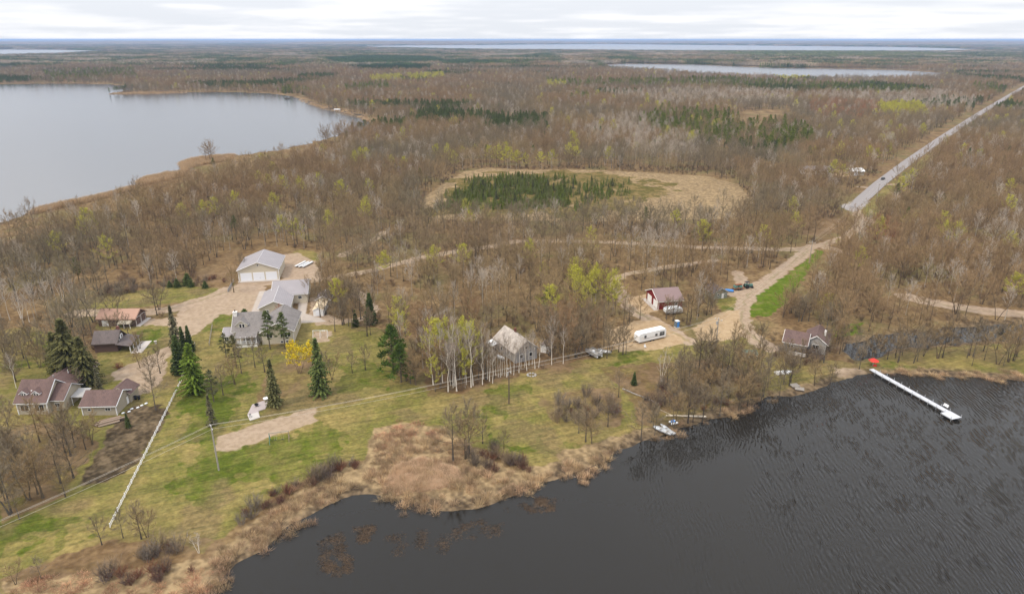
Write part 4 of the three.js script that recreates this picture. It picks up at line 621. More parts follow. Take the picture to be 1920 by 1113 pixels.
for (const [p, l] of [[[-90.1,-273.6], 'leftmost of the three long white dock sections stacked by the barn'], [[-88.4,-272.9], 'middle one of the three long white dock sections stacked by the barn'], [[-86.8,-272.9], 'rightmost of the three long white dock sections stacked by the barn']]) {
  const o = thing('dock_section', l, 'dock section', p[0], p[1] - 3, 72 * deg, 'stored dock sections by the barn'); part(o, 'deck', box(7.4, 0.14, 0.85, 0, 0.75, 0), M.boat); part(o, 'frame', [box(7.4, 0.3, 0.08, 0, 0.55, 0.38), box(7.4, 0.3, 0.08, 0, 0.55, -0.38)], M.steel); for (const t of [-2.6, 2.6]) part(o, 'support', box(0.4, 0.5, 0.7, t, 0.2, 0), M.darkWood);
}
// power poles and lines
const poleAt = [[-100.9,-88.2,9.7], [-65.6,-129.1,11.4], [-0.8,-158.5,10.2], [61.4,-187.2,14], [128.1,-280.2,8.6], [213.3,-393.4,11.6], [290.9,-492.6,11.8], [374.7,-598.9,11.4], [496.6,-754.3,10.1]];
const poleSay = ['beyond the left edge of the lawn', 'on the lawn beside the gravel strip', 'in front of the birch cottage', 'by the brush left of the lakeside house', 'beside the gravel bend', 'nearest the paved road junction', 'second along the paved road', 'third along the paved road', 'farthest along the paved road'];
const crossarm = poleAt.map(([x, z, h], i) => {
  const nx = poleAt[Math.min(i + 1, 8)], pv = poleAt[Math.max(i - 1, 0)], a = Math.atan2(-(nx[1] - pv[1]), nx[0] - pv[0]) + Math.PI / 2, H = clamp(h, 9.5, 12.5), y = groundAt(x, z);
  {
    const o = thing('utility_pole', 'wooden utility pole ' + poleSay[i], 'utility pole', x, z, a, 'utility poles along the power line'); part(o, 'post', cyl(0.13, 0.19, H + 0.6, 0, H / 2 - 0.3, 0), i === 2 ? M.darkWood : M.oldWood);
    const c = part(o, 'crossarm', box(2.4, 0.12, 0.12, 0, H - 0.5, 0), M.oldWood); for (const s of [-1.1, 0, 1.1]) part(c, 'insulator', cyl(0.06, 0.08, 0.25, s, s ? H - 0.3 : H + 0.12, 0), M.white);
    if (i === 2 || i === 3) { const t = part(o, 'transformer', cyl(0.28, 0.28, 0.9, 0.38, H - 1.6, 0, 12), M.grey); part(t, 'lid', cyl(0.2, 0.3, 0.12, 0.38, H - 1.1, 0, 12), M.grey); }
  }
  return [-1.1, 0, 1.1].map((s) => V(x + Math.cos(a) * s, y + (s ? H - 0.2 : H + 0.22), z - Math.sin(a) * s));
});
for (let i = 0; i < 8; i++) for (let k = 0; k < 3; k++) {
  const [a, b] = [crossarm[i][k], crossarm[i + 1][k]], l = a.distanceTo(b), pts = []; for (let j = 0; j <= 14; j++) { const t = j / 14, p = a.clone().lerp(b, t); p.y -= 4 * t * (1 - t) * l * 0.012; pts.push(p); }
  const m = new THREE.Mesh(new THREE.TubeGeometry(new THREE.CatmullRomCurve3(pts), 28, 0.022, 4), flat(0.5, 0.46, 0.40)); m.name = numbered('power_line'); m.castShadow = true; scene.add(m);
  tag(m, ['near', 'middle', 'far'][k] + ' wire leaving the pole ' + poleSay[i], 'power line', 'power lines between the poles');
}
{ // the white rail fence and the board fence behind it
  const a = [-79.3,-109.9], b = [-93.2,-172], c = [-99.4,-194.9], run = (p, q, n, name, label, mat, h, rails) => {
    const L = Math.hypot(q[0] - p[0], q[1] - p[1]), o = thing(name, label, 'fence', p[0], p[1], Math.atan2(-(q[1] - p[1]), q[0] - p[0]));
    for (let i = 0; i <= n; i++) part(o, 'post', box(0.14, h + 0.2, 0.14, L / n * i, h / 2, 0), mat); for (let i = 0; i < n; i++) for (let k = 0; k < rails; k++) part(o, 'rail', box(L / n - 0.14, rails > 2 ? h / rails - 0.03 : 0.14, 0.05, L / n * (i + 0.5), h * (k + 0.6) / rails, 0), mat); };
  run(a, b, 26, 'rail_fence', 'long white rail fence running down the lawn from the trees', M.white, 0.95, 2); run(b, c, 9, 'board_fence', 'weathered board fence continuing uphill from the white fence', M.tan, 1.3, 4);
  run([-95,-194.9], [-100.3,-210.2], 7, 'garden_fence', 'low wire-and-post garden fence left of the house', M.oldWood, 1.1, 2); run([-110.6,-256], [-108,-243.1], 6, 'wire_fence', 'short grey fence beside the left corner of the barn', M.grey, 1.2, 3);
}
{ // patio with fire bowl and table
  const p = [-66.3,-154.9], o = thing('patio', 'angular pale concrete patio in the lawn above the gravel strip', 'patio', p[0], p[1]); const y = 0.16, rel = (q) => q.map(([x, z]) => [x - p[0], z - p[1]]);
  part(o, 'slab', slab(rel([[-67.9,-153],[-68.5,-158.2],[-66.1,-160.4],[-64.9,-161],[-64.3,-156],[-65.7,-154.9],[-64.2,-151.7],[-66.2,-150.1]]), -0.2, y), flat(0.36, 0.31, 0.30)); part(o, 'slab', slab(rel([[-67.7,-152.7],[-65.7,-154.3],[-64.2,-151.7],[-66.2,-150.1]]), y - 0.02, y + 0.012), flat(0.46, 0.43, 0.40));
  const f = [-67,-157.3], b = thing('fire_pit', 'round black fire bowl on the patio', 'fire pit', f[0], f[1], 0, undefined, o.position.y + y); const bg = new THREE.SphereGeometry(0.5, 14, 7, 0, 6.283, Math.PI / 2, Math.PI / 2); bg.translate(0, 0.6, 0); const bm = M.black.clone(); bm.side = THREE.DoubleSide; part(b, 'bowl', bg, bm); part(b, 'rim', (() => { const g = new THREE.TorusGeometry(0.52, 0.05, 6, 18); g.rotateX(Math.PI / 2); g.translate(0, 0.6, 0); return g; })(), M.black); for (let i = 0; i < 3; i++) part(b, 'leg', rod(V(Math.cos(i * 2.1) * 0.45, 0, Math.sin(i * 2.1) * 0.45), V(Math.cos(i * 2.1) * 0.3, 0.3, Math.sin(i * 2.1) * 0.3), 0.03), M.black);
  const t = [-65.5,-160.3], d = thing('round_table', 'round white garden table at the top corner of the patio', 'table', t[0], t[1], 0, undefined, o.position.y + y); part(d, 'tabletop', cyl(0.75, 0.75, 0.06, 0, 0.74, 0, 20), M.white); for (let i = 0; i < 4; i++) part(d, 'leg', cyl(0.04, 0.04, 0.72, Math.cos(i * 1.57) * 0.5, 0.36, Math.sin(i * 1.57) * 0.5), M.white);
  const c = [-66.6,-151.7], g = thing('patio_chair', 'dark metal chair at the lower corner of the patio', 'chair', c[0], c[1], 0.6, undefined, o.position.y + y + 0.012); part(g, 'seat', box(0.5, 0.05, 0.5, 0, 0.45, 0), M.grey); part(g, 'backrest', box(0.5, 0.5, 0.05, 0, 0.72, -0.24), M.grey); for (const [x, z] of [[-0.22, 0.22], [0.22, 0.22], [-0.22, -0.22], [0.22, -0.22]]) part(g, 'leg', box(0.04, 0.45, 0.04, x, 0.22, z), M.black);
}
{ // swing set: A-frame with ladder end
  const p = [-55.7,-140.8], o = thing('swing_set', 'green A-frame swing set with wooden ladder end on the lawn', 'swing set', p[0], p[1], 14 * deg); const leg = (x, s, m) => part(o, 'leg', rod(V(x, -0.1, s * 1.1), V(x, 2.5, 0), 0.07), m);
  for (const s of [-1, 1]) { leg(-2.2, s, M.teal); leg(2.2, s, M.plank); } part(o, 'top_bar', rod(V(-2.3, 2.5, 0), V(2.3, 2.5, 0), 0.07), M.sage); for (const s of [-1, 1]) part(o, 'brace', rod(V(s * 2.2, 1.1, -0.6), V(s * 2.2, 1.1, 0.6), 0.05), s > 0 ? M.plank : M.teal); for (let k = 0; k < 3; k++) part(o, 'rung', rod(V(2.2, 0.5 + k * 0.55, -0.8 + k * 0.25), V(2.2, 0.5 + k * 0.55, 0.8 - k * 0.25), 0.04), M.plank);
  for (const x of [-0.9, 0.7]) { const s = part(o, 'swing_seat', box(0.5, 0.05, 0.22, x, 0.5, 0), M.black); part(s, 'chain', [rod(V(x - 0.22, 0.5, 0), V(x - 0.22, 2.5, 0), 0.015, 4), rod(V(x + 0.22, 0.5, 0), V(x + 0.22, 2.5, 0), 0.015, 4)], M.grey); }
  const q = [-61.8,-201.5], w = thing('pipe_frame', 'white pipe swing frame on the bare patch right of the house', 'swing set', q[0], q[1], 2 * deg); part(w, 'top_bar', rod(V(-2.4, 2.3, 0), V(2.4, 2.3, 0), 0.07), M.white); for (const x of [-2.3, 0, 2.3]) for (const s of [-1, 1]) part(w, 'leg', rod(V(x, -0.1, s * 0.9), V(x, 2.3, 0), 0.06), M.white); for (const x of [0.7, 1.3]) part(w, 'basket', box(0.3, 0.3, 0.3, x, 2.2, 0), M.white);
}
function small(name, label, category, px, ang, build, group) { const o = thing(name, label, category, px[0], px[1], ang * deg, group); build(o); return o; }
function car(px, ang, label) {
  small('car', label, 'car', px, ang, (o) => {
    const prof = [[-2.3, 0.45], [-2.3, 0.95], [-1.5, 1.05], [-1.0, 1.65], [0.9, 1.7], [1.5, 1.1], [2.25, 0.95], [2.3, 0.45]], g = new THREE.ExtrudeGeometry(new THREE.Shape(prof.map(([x, y]) => new THREE.Vector2(x, y))), { depth: 1.7, bevelEnabled: true, bevelSize: 0.06, bevelThickness: 0.06, bevelSegments: 2 }); g.translate(0, 0, -0.85); part(o, 'body', g, flat(0.03, 0.032, 0.035, { roughness: 0.3 }));
    part(o, 'window', [box(1.5, 0.4, 1.84, 0, 1.38, 0)], M.glass); for (const x of [-1.4, 1.4]) for (const z of [-0.85, 0.85]) { const w = new THREE.CylinderGeometry(0.34, 0.34, 0.24, 14); w.rotateX(Math.PI / 2); w.translate(x, 0.34, z); const t = part(o, 'wheel', w, M.tyre); const h = new THREE.CylinderGeometry(0.18, 0.18, 0.26, 10); h.rotateX(Math.PI / 2); h.translate(x, 0.34, z); part(t, 'rim', h, M.steel); } for (const z of [-0.6, 0.6]) part(o, 'headlight', box(0.06, 0.16, 0.36, 2.34, 0.8, z), M.white);
  });
}
car([253.6,-464.6], 50, 'dark car parked at the left edge of the paved road');
small('portable_toilet', 'blue-grey portable toilet with white roof beside the sandy drive', 'toilet', [55.1,-209.8], 20, (o) => { part(o, 'cabin', box(1.3, 2.2, 1.3, 0, 1.15, 0), M.slate); const g = new THREE.ConeGeometry(1.0, 0.4, 4); g.rotateY(Math.PI / 4); g.translate(0, 2.46, 0); part(o, 'roof', g, M.white); part(o, 'door', box(0.8, 1.9, 0.06, 0, 1.1, 0.67), M.blue); part(o, 'base', box(1.5, 0.14, 1.5, 0, 0.03, 0), M.trim); });
small('propane_tank', 'white propane tank standing among the birches by the grey cottage', 'tank', [-3.5,-184.3], -38, (o) => { const g = new THREE.CapsuleGeometry(0.5, 2.0, 6, 14); g.rotateZ(Math.PI / 2); g.translate(0, 0.85, 0); part(o, 'tank', g, M.white); for (const x of [-0.8, 0.8]) part(o, 'leg', box(0.15, 0.5, 0.7, x, 0.2, 0), M.grey); part(o, 'valve_cover', cyl(0.18, 0.18, 0.25, 0, 1.42, 0), M.grey); });
small('beach_umbrella', 'red beach shelter on the grass above the dock', 'umbrella', [106.6,-181.4], 0, (o) => { const g = new THREE.ConeGeometry(1.5, 0.8, 8, 1, true); g.translate(0, 2.1, 0); const m = M.red.clone(); m.side = THREE.DoubleSide; part(o, 'canopy', g, m); part(o, 'pole', cyl(0.04, 0.04, 2.5, 0, 1.2, 0), M.white); part(o, 'seat', box(0.9, 0.4, 0.6, 0.5, 0.25, 0.2), M.red); });
small('trash_can', 'pair of black bins on the gravel drive behind the garage', 'bin', [-100.2,-161], 0, (o) => { for (const x of [-0.45, 0.45]) { const c = part(o, 'bin', cyl(0.38, 0.3, 1.0, x, 0.5, 0, 10), M.black); part(c, 'lid', cyl(0.4, 0.4, 0.1, x, 1.05, 0, 10), M.black); } });
small('log_pile', 'pile of long cut logs on the grass below the tan garage', 'logs', [-101.6,-148.8], 33, (o) => { const r = rng(8); for (let i = 0; i < 9; i++) { const z = (i % 5 - 2) * 0.55, y = i < 5 ? 0.22 : 0.6, l = 4.5 + r() * 2.5; part(o, 'log', rod(V(-l / 2 + r(), y, z + (r() - 0.5) * 0.3), V(l / 2 + r(), y + 0.05, z + (r() - 0.5) * 0.6), 0.2 + r() * 0.08, 7), i % 2 ? M.log : M.plank); } });
small('rock_row', 'row of pale flat stones beside the tan garage', 'stones', [-98.4,-156.2], 60, (o) => { const r = rng(9); for (let i = 0; i < 6; i++) { const g = new THREE.IcosahedronGeometry(0.42, 1); g.scale(1.1, 0.45, 0.8); g.translate(i * 1.2 - 3, 0.15, (r() - 0.5)); part(o, 'stone', g, M.boat); } });
small('tarp_pile', 'grey-green tarp over a stack of boards near the lakeside house', 'tarp', [72,-187.2], -8, (o) => { part(o, 'stack', box(4.6, 0.8, 2.2, 0, 0.35, 0), M.tan); const g = new THREE.BoxGeometry(4.4, 0.5, 2.6, 6, 1, 4), q = rng(4), a = g.attributes.position; for (let i = 0; i < a.count; i++) a.setY(i, a.getY(i) + (q() - 0.5) * 0.25); g.translate(0.3, 1.0, -0.8); g.computeVertexNormals(); part(o, 'tarp', g, M.teal); });
small('tractor', 'old teal tractor parked beside the small green shed', 'tractor', [91.3,-247.9], 12, (o) => { part(o, 'body', [box(2.4, 0.8, 0.8, 0.5, 1.1, 0), box(0.9, 1.1, 1.1, -0.8, 1.2, 0)], M.teal); for (const [x, r, z] of [[-0.9, 0.8, -0.8], [-0.9, 0.8, 0.8], [1.3, 0.45, -0.7], [1.3, 0.45, 0.7]]) { const w = new THREE.CylinderGeometry(r, r, 0.4, 14); w.rotateX(Math.PI / 2); w.translate(x, r, z); part(o, 'wheel', w, M.tyre); } part(o, 'canopy', box(1.6, 0.1, 1.5, -0.7, 2.5, 0), M.black); for (const [x, z] of [[-1.3, 0.6], [-1.3, -0.6], [-0.1, 0.6], [-0.1, -0.6]]) part(o, 'post', box(0.07, 1.0, 0.07, x, 2.05, z), M.black); });
small('flatbed_trailer', 'flat trailer loaded with rusty scrap next to the teal tractor', 'trailer', [86.8,-246.1], 14, (o) => { part(o, 'bed', box(4.5, 0.2, 2, 0, 0.75, 0), M.rust); for (const x of [-0.5, 0.5]) for (const z of [-1.05, 1.05]) { const w = new THREE.CylinderGeometry(0.35, 0.35, 0.22, 12); w.rotateX(Math.PI / 2); w.translate(x, 0.35, z); part(o, 'wheel', w, M.tyre); } part(o, 'load', [box(1.5, 0.9, 1.2, -1.1, 1.3, 0, 0.3), box(1.2, 0.7, 1.4, 0.9, 1.2, 0, -0.2)], M.teal); part(o, 'load', box(2.8, 0.35, 1.1, 0.1, 1.95, -0.2, 0.1), M.rust); });
small('tarped_load', 'bright blue tarp over a low load by the green shed', 'tarp', [82.6,-243.7], -18, (o) => { const g = new THREE.CapsuleGeometry(0.7, 2.2, 5, 10); g.rotateZ(Math.PI / 2); g.scale(1, 0.8, 1); g.translate(0, 0.45, 0); part(o, 'tarp', g, M.blue); part(o, 'pallet', box(3.2, 0.16, 1.4, 0, 0.08, 0), M.plank); });
small('fallen_trunk', 'long bleached fallen birch trunk lying along the bank', 'log', [44.9,-152.2], -2, (o) => { const m = flat(0.55, 0.48, 0.38); part(o, 'trunk', rod(V(-5.6, 0.6, 0.2), V(4.6, 0.25, 0), 0.16, 7, 0.28), m); part(o, 'branch', rod(V(-3, 0.5, 0.1), V(-6.4, 1.0, 1.6), 0.1, 5, 0.03), m); part(o, 'branch', rod(V(-4, 0.5, 0.1), V(-7, 1.6, -0.9), 0.09, 5, 0.03), m); });
small('paddle_boat', 'small white and blue paddle boat on the grass by the fallen trunk', 'boat', [40.6,-149.3], 20, (o) => { for (const z of [-0.5, 0.5]) { const g = new THREE.CapsuleGeometry(0.28, 1.5, 4, 8); g.rotateZ(Math.PI / 2); g.translate(0, 0.3, z); part(o, 'float', g, M.white); } part(o, 'seat', box(0.9, 0.4, 1.0, -0.1, 0.6, 0), M.blue); });
for (const [q, a, l] of [[[78.6,-168.8], 12, 'grey wooden raft lying on the bank left of the dock'], [[79.3,-167], -20, 'second small grey raft beside the bank left of the dock']]) small('wooden_raft', l, 'raft', q, a, (o) => { for (let i = 0; i < 6; i++) part(o, 'plank', box(2.4, 0.08, 0.28, 0, 0.32, -0.8 + i * 0.32), M.oldWood); for (const s of [-0.9, 0.9]) part(o, 'beam', box(0.15, 0.25, 2, s, 0.14, 0), M.darkWood); }, 'rafts on the bank');
small('timber_edging', 'long grey timber edging along the path through the brush', 'edging', [34.2,-162.8], -44, (o) => { for (let i = 0; i < 4; i++) part(o, 'timber', box(2.6, 0.24, 0.24, -4 + i * 2.7, 0.1, (i % 2) * 0.1), M.oldWood); });
small('camp_chair', 'white plastic chair beside the trailer', 'chair', [41.5,-193.4], 20, (o) => { part(o, 'seat', box(0.6, 0.08, 0.6, 0, 0.45, 0), M.white); part(o, 'backrest', box(0.6, 0.6, 0.07, 0, 0.8, -0.28), M.white); for (const [x, z] of [[-0.25, 0.25], [0.25, 0.25], [-0.25, -0.25], [0.25, -0.25]]) part(o, 'leg', box(0.06, 0.45, 0.06, x, 0.22, z), M.white); });
small('garden_ornament', 'small pale birdbath on the green lawn right of the pink-roofed shed', 'birdbath', [-112.4,-196.1], 0, (o) => { part(o, 'pedestal', cyl(0.18, 0.28, 0.8, 0, 0.35, 0), M.concrete); part(o, 'basin', cyl(0.5, 0.3, 0.22, 0, 0.85, 0, 12), M.concrete); });
small('compost_bin', 'dark green bin against the front of the pink-roofed shed', 'bin', [-130.7,-209.3], 0, (o) => { part(o, 'tub', cyl(0.75, 0.65, 0.9, 0, 0.45, 0, 12), M.green); part(o, 'lid', cyl(0.5, 0.78, 0.3, 0, 1.05, 0, 12), M.green); });
small('raised_bed', 'row of brown timber garden beds in front of the long shed', 'garden bed', [-131.6,-202.3], 6, (o) => { for (const x of [-2.2, 0, 2.2]) part(o, 'timber', box(0.2, 0.35, 2.2, x, 0.15, 0, 0.5), M.plank); part(o, 'timber', box(4.6, 0.35, 0.2, 0, 0.15, 1), M.plank); });
small('fire_ring', 'stone fire ring on the lawn in front of the grey cottage', 'fire ring', [5.6,-174.6], 0, (o) => { for (let i = 0; i < 10; i++) { const g = new THREE.IcosahedronGeometry(0.32, 1); g.scale(1, 0.7, 1); g.translate(Math.cos(i * 0.63) * 1.2, 0.12, Math.sin(i * 0.63) * 1.0); part(o, 'stone', g, i % 3 ? M.grey : M.oldWood); } });
small('swim_raft', 'small dark floating platform far out on the wide lake', 'raft', [-365.8,-1151.9], 0, (o) => { o.position.y = WATER; part(o, 'deck', box(9, 0.5, 6, 0, 0.6, 0), M.darkWood); part(o, 'canopy', box(7, 0.3, 5, 0, 3.4, 0), M.slate); for (const [x, z] of [[-3, 2], [3, 2], [-3, -2], [3, -2]]) part(o, 'post', box(0.3, 3, 0.3, x, 2, z), M.grey); });
small('boat_lift', 'white canopied boat lift at the far shore of the wide lake', 'boat lift', [-233.7,-941.1], 0, (o) => { o.position.y = WATER; part(o, 'canopy', box(8, 0.8, 4, 0, 3, 0), M.white); for (const [x, z] of [[-3.5, 1.6], [3.5, 1.6], [-3.5, -1.6], [3.5, -1.6]]) part(o, 'post', box(0.2, 3.4, 0.2, x, 1.2, z), M.steel); });
console.log('things done');

// ---------------------------------------------------------------- trees and shrubs that stand out one by one
const each = (list, f) => list.forEach((t, i) => f(t[0], t[1], t[2], t[3], i));
const one = (name, src, t, label, mat, wide, lean, cat = 'tree', group) => tree(name, src, t[0], t[1], t[2], label, cat, group, mat, wide, lean);
const K = kind;
// evergreens
const bushySpruce = spruce(64, { H: 12, R: 3.6, whorls: 30, arms: 13, col: [0.105, 0.10, 0.036], gap: 0.12, foot: 0.03 }), columnar = spruce(65, { H: 9, R: 1.25, whorls: 30, arms: 11, col: [0.060, 0.080, 0.024], gap: 0, foot: 0.01, droop: -0.5 }), greyPine = pine(75, { H: 11, R: 3.0, bare: 0.22, col: [0.11, 0.11, 0.055], clumps: 26 }), brightPine = spruce(66, { H: 12, R: 3.7, whorls: 22, arms: 13, col: [0.105, 0.15, 0.02], droop: 0.1, foot: 0.05 }), roundPine = pine(76, { H: 8, R: 3.6, bare: 0.12, clumps: 46, col: [0.075, 0.115, 0.022] }), thinSpruce = spruce(67, { H: 12, R: 1.9, col: [0.12, 0.11, 0.06], gap: 0.3, whorls: 30 });
one('spruce_tree', bushySpruce, [-123.8,-172,18.6], 'tallest of the big olive spruces behind the dormered house', 'plain', 1.15);
one('spruce_tree', bushySpruce, [-117.8,-168.8,14.6], 'right-hand big olive spruce behind the dormered house', 'plain', 1.1);
one('spruce_tree', thinSpruce, [-111.8,-164,7.7], 'small ragged spruce at the right foot of the big olive spruces');
one('spruce_tree', bushySpruce, [-130.1,-176,13], 'left-hand big olive spruce, partly behind the tallest one');
one('spruce_tree', thinSpruce, [-104.5,-193.4,14.4], 'tall thin spruce at the top of the gravel drive');
one('cedar_tree', columnar, [-100.3,-189.5,8.9], 'left dark columnar cedar above the bright green pine', 'plain', 1.1); one('cedar_tree', columnar, [-98.8,-190.3,8.9], 'right dark columnar cedar above the bright green pine', 'plain', 1.1); one('cedar_tree', columnar, [-95.4,-176,12.1], 'dark columnar cedar left of the bright green pine', 'plain', 1.3);
one('pine_tree', brightPine, [-86.3,-164.9,14.8], 'broad bright green pine beside the board fence');
one('spruce_tree', thinSpruce, [-74.9,-148.1,8.7], 'small thin spruce behind the left utility pole'); one('pine_tree', greyPine, [-79.3,-159.9,9.8], 'bushy grey-green pine below the bright green pine');
one('pine_tree', greyPine, [-86.4,-186.5,8.4], 'grey-green pine left of the house deck'); one('pine_tree', greyPine, [-80.6,-179.4,10.9], 'thin-crowned grey pine in front of the house deck', 'tan');
one('spruce_tree', spruce(68, { H: 12, R: 1.9, col: [0.13, 0.125, 0.05], whorls: 32, arms: 12, gap: 0.15 }), [-62.1,-157.1,13.9], 'olive spruce standing just right of the patio'); one('spruce_tree', K.spruce[0], [-51.8,-163.4,16.7], 'tall dark spruce on the lawn below the pipe swing frame');
one('pine_tree', K.pine[1], [-75,-192.2,13.3], 'left of the two tall pines in front of the house'); one('pine_tree', K.pine[1], [-70.4,-192.2,12.6], 'right of the two tall pines in front of the house'); one('pine_tree', roundPine, [-90.1,-213,5.4], 'broad low pine behind the house chimney', 'plain', 1.1);
one('spruce_tree', columnar, [-47.7,-212.5,11.3], 'narrow green spruce at the edge of the woods right of the drive', 'plain', 1.3); one('spruce_tree', columnar, [-52.3,-210.2,6.1], 'short dark spruce left of the narrow green one', 'plain', 1.3);
one('pine_tree', roundPine, [-34.1,-176,16], 'round green pine at the corner of the woods', 'plain', 0.8); one('pine_tree', roundPine, [-31,-170.1,12.8], 'lower green pine beside the round corner pine', 'plain', 0.8);
one('spruce_tree', columnar, [33.9,-168.8,4.1], 'knee-high dark spruce alone on the lawn by the brush', 'plain', 1.4); one('pine_tree', roundPine, [87.5,-316.1,6.6], 'left of the twin green pines by the woodland track'); one('pine_tree', roundPine, [93.1,-319.9,7.2], 'right of the twin green pines by the woodland track');
one('pine_tree', K.pine[0], [-219.5,-503.3,9.3], 'lone pine above the reeds of the wide lake'); one('pine_tree', K.pine[1], [268,-374.8,10], 'lone green pine in the brown woods right of the road'); one('pine_tree', roundPine, [255.2,-397.6,5.1], 'dark round pine in the woods right of the road'); one('pine_tree', K.pine[0], [84,-662.5,13.4], 'taller of two dark pines above the bog'); one('pine_tree', K.pine[1], [80.1,-677.6,11.2], 'shorter of two dark pines above the bog');
each([[-132.8,-249.1,2.4],[-129.9,-249.1,3.1],[-126.9,-251.6,4.4],[-124.6,-249.1,2.6],[-118.5,-247.9,2.6]], (x, z, h, _, i) => tree('juniper_shrub', K.spruce[2], x, z, h * 1.1, ['leftmost', 'second', 'third', 'fourth', 'rightmost'][i] + ' dark juniper along the back edge of the hay field', 'shrub', 'junipers behind the hay field', 'plain', 2.6));
// trees in yellow-green bud and the yellow shrub
const gold = bareTree(53, { H: 8, stems: 6, fan: 0.28, r: 0.07, base: 0.45, spread: 0.3, limbs: 26, subs: 5, twigs: 6, bark: [0.16, 0.11, 0.08], twig: [0.3, 0.2, 0.06], bud: 2, budSize: 0.2, budCol: YOLK });
one('forsythia', gold, [-61.1,-176,10.1], 'brilliant yellow flowering shrub tree on the lawn below the house', 'plain', 1.05, 0, 'shrub');
each([[-21,-174.3,18.6],[-18.7,-176,18.5],[-14.1,-176,17.6],[-11.1,-172,19.5],[-12.9,-167,12.6],[-20.9,-164.9,12]], (x, z, h, _, i) => tree('budding_tree', K.lime[i % 2], x, z, h, ['leftmost yellow-green tree', 'second yellow-green tree', 'third yellow-green tree', 'rightmost yellow-green tree', 'short yellow-green tree', 'low leaning yellow-green tree'][i] + ' of the clump among birches left of the grey cottage', 'tree', 'budding trees left of the cottage', 'plain', 0.85));
each([[-201.7,-319.9,10.8],[12.3,-255.3,8.9],[25,-250.9,12],[28.4,-247.9,12.1],[32.2,-244.9,11.3],[35.5,-242,10.6],[23.5,-243.1,10.6]], (x, z, h, _, i) => tree('budding_tree', K.lime[i % 2], x, z, h, ['lone yellow-green tree in the brown woods beside the wide lake', 'single round yellow-green tree in the woods behind the cottage', 'leftmost of the yellow-green trees in the woods left of the red garage', 'second of the yellow-green trees in the woods left of the red garage', 'third of the yellow-green trees in the woods left of the red garage', 'rightmost of the yellow-green trees in the woods left of the red garage', 'lowest of the yellow-green trees in the woods left of the red garage'][i], 'tree', undefined, 'plain', 1.15));
each([[-17.4,-533.4,14.3],[-10.1,-516.8,18.2],[-3.1,-503.3,17.8],[9.9,-510,12.2],[3.2,-507.7,14.1],[-57.1,-567.1,6.9],[-40.6,-556.3,10.2],[-31,-572.6,9.6],[116.1,-662.5,7],[-15.6,-354.3,9.2],[-21.6,-334.7,10.4]], (x, z, h, _, i) => tree('budding_tree', K.lime[i % 2], x, z, h, i < 5 ? 'yellow-green tree in the bright clump on the far edge of the bog' : i === 9 || i === 10 ? 'yellow-green tree on the near edge of the bog' : 'single yellow-green tree in the woods beyond the bog', 'tree', i < 5 ? 'bright clump beyond the bog' : i > 8 ? 'budding trees at the near edge of the bog' : 'budding trees beyond the bog', 'plain', 1.2));
each([[109.8,-220.6,8.7],[113.1,-223.1,7],[199.2,-336.8,8.3],[205.5,-340,8.1],[150.9,-304.4,4.1],[144.7,-345.4,5.1],[148,-341,4.5],[56.8,-345.4,6.8],[44.1,-347.6,6.8],[134.7,-334.7,6.1]], (x, z, h, _, i) => tree('budding_tree', K.lime[i % 2], x, z, h, ['left yellow-green tree behind the lakeside house', 'right yellow-green tree behind the lakeside house', 'left of the two yellow-green trees right of the gravel bend', 'right of the two yellow-green trees right of the gravel bend', 'low yellow-green tree at the gravel bend', 'left small yellow-green tree left of the gravel bend', 'right small yellow-green tree left of the gravel bend', 'yellow-green tree at the right near edge of the bog', 'yellow-green tree at the middle near edge of the bog', 'small yellow-green tree near the bog end of the gravel track'][i], 'tree', undefined, 'plain', 1.2));
// white birches
const nth = ['first', 'second', 'third', 'fourth', 'fifth', 'sixth', 'seventh', 'eighth', 'ninth', 'tenth', 'eleventh', 'twelfth', 'thirteenth', 'fourteenth', 'fifteenth', 'sixteenth', 'seventeenth', 'eighteenth', 'nineteenth', 'twentieth'];
each([[-21.9,-168.8,18],[-19.4,-170.1,19.1],[-16.2,-167,17.3],[-15.8,-167.9,21.5],[-14.8,-172,18.9],[-12.7,-168.8,13.3],[-11.3,-167.3,19],[-10.8,-168.2,20.5],[-8.1,-172,18.9],[-6.9,-172,15.4],[-4.6,-174,12.3],[-3.9,-173.3,12.3],[-3.3,-173,13.4],[-2.9,-174.3,13.8],[-2.1,-174,11],[1.4,-178,9.2],[2.6,-178.7,9.9],[3.7,-179.4,10.9],[5,-180.7,12.6],[6,-181.4,11.3]], (x, z, h, _, i) => tree('birch_tree', K.birch[i % 2], x, z, h, nth[i] + ' white birch from the left in the row before the grey cottage', 'tree', 'birches before the cottage', 'plain', 0.9, 0.16));
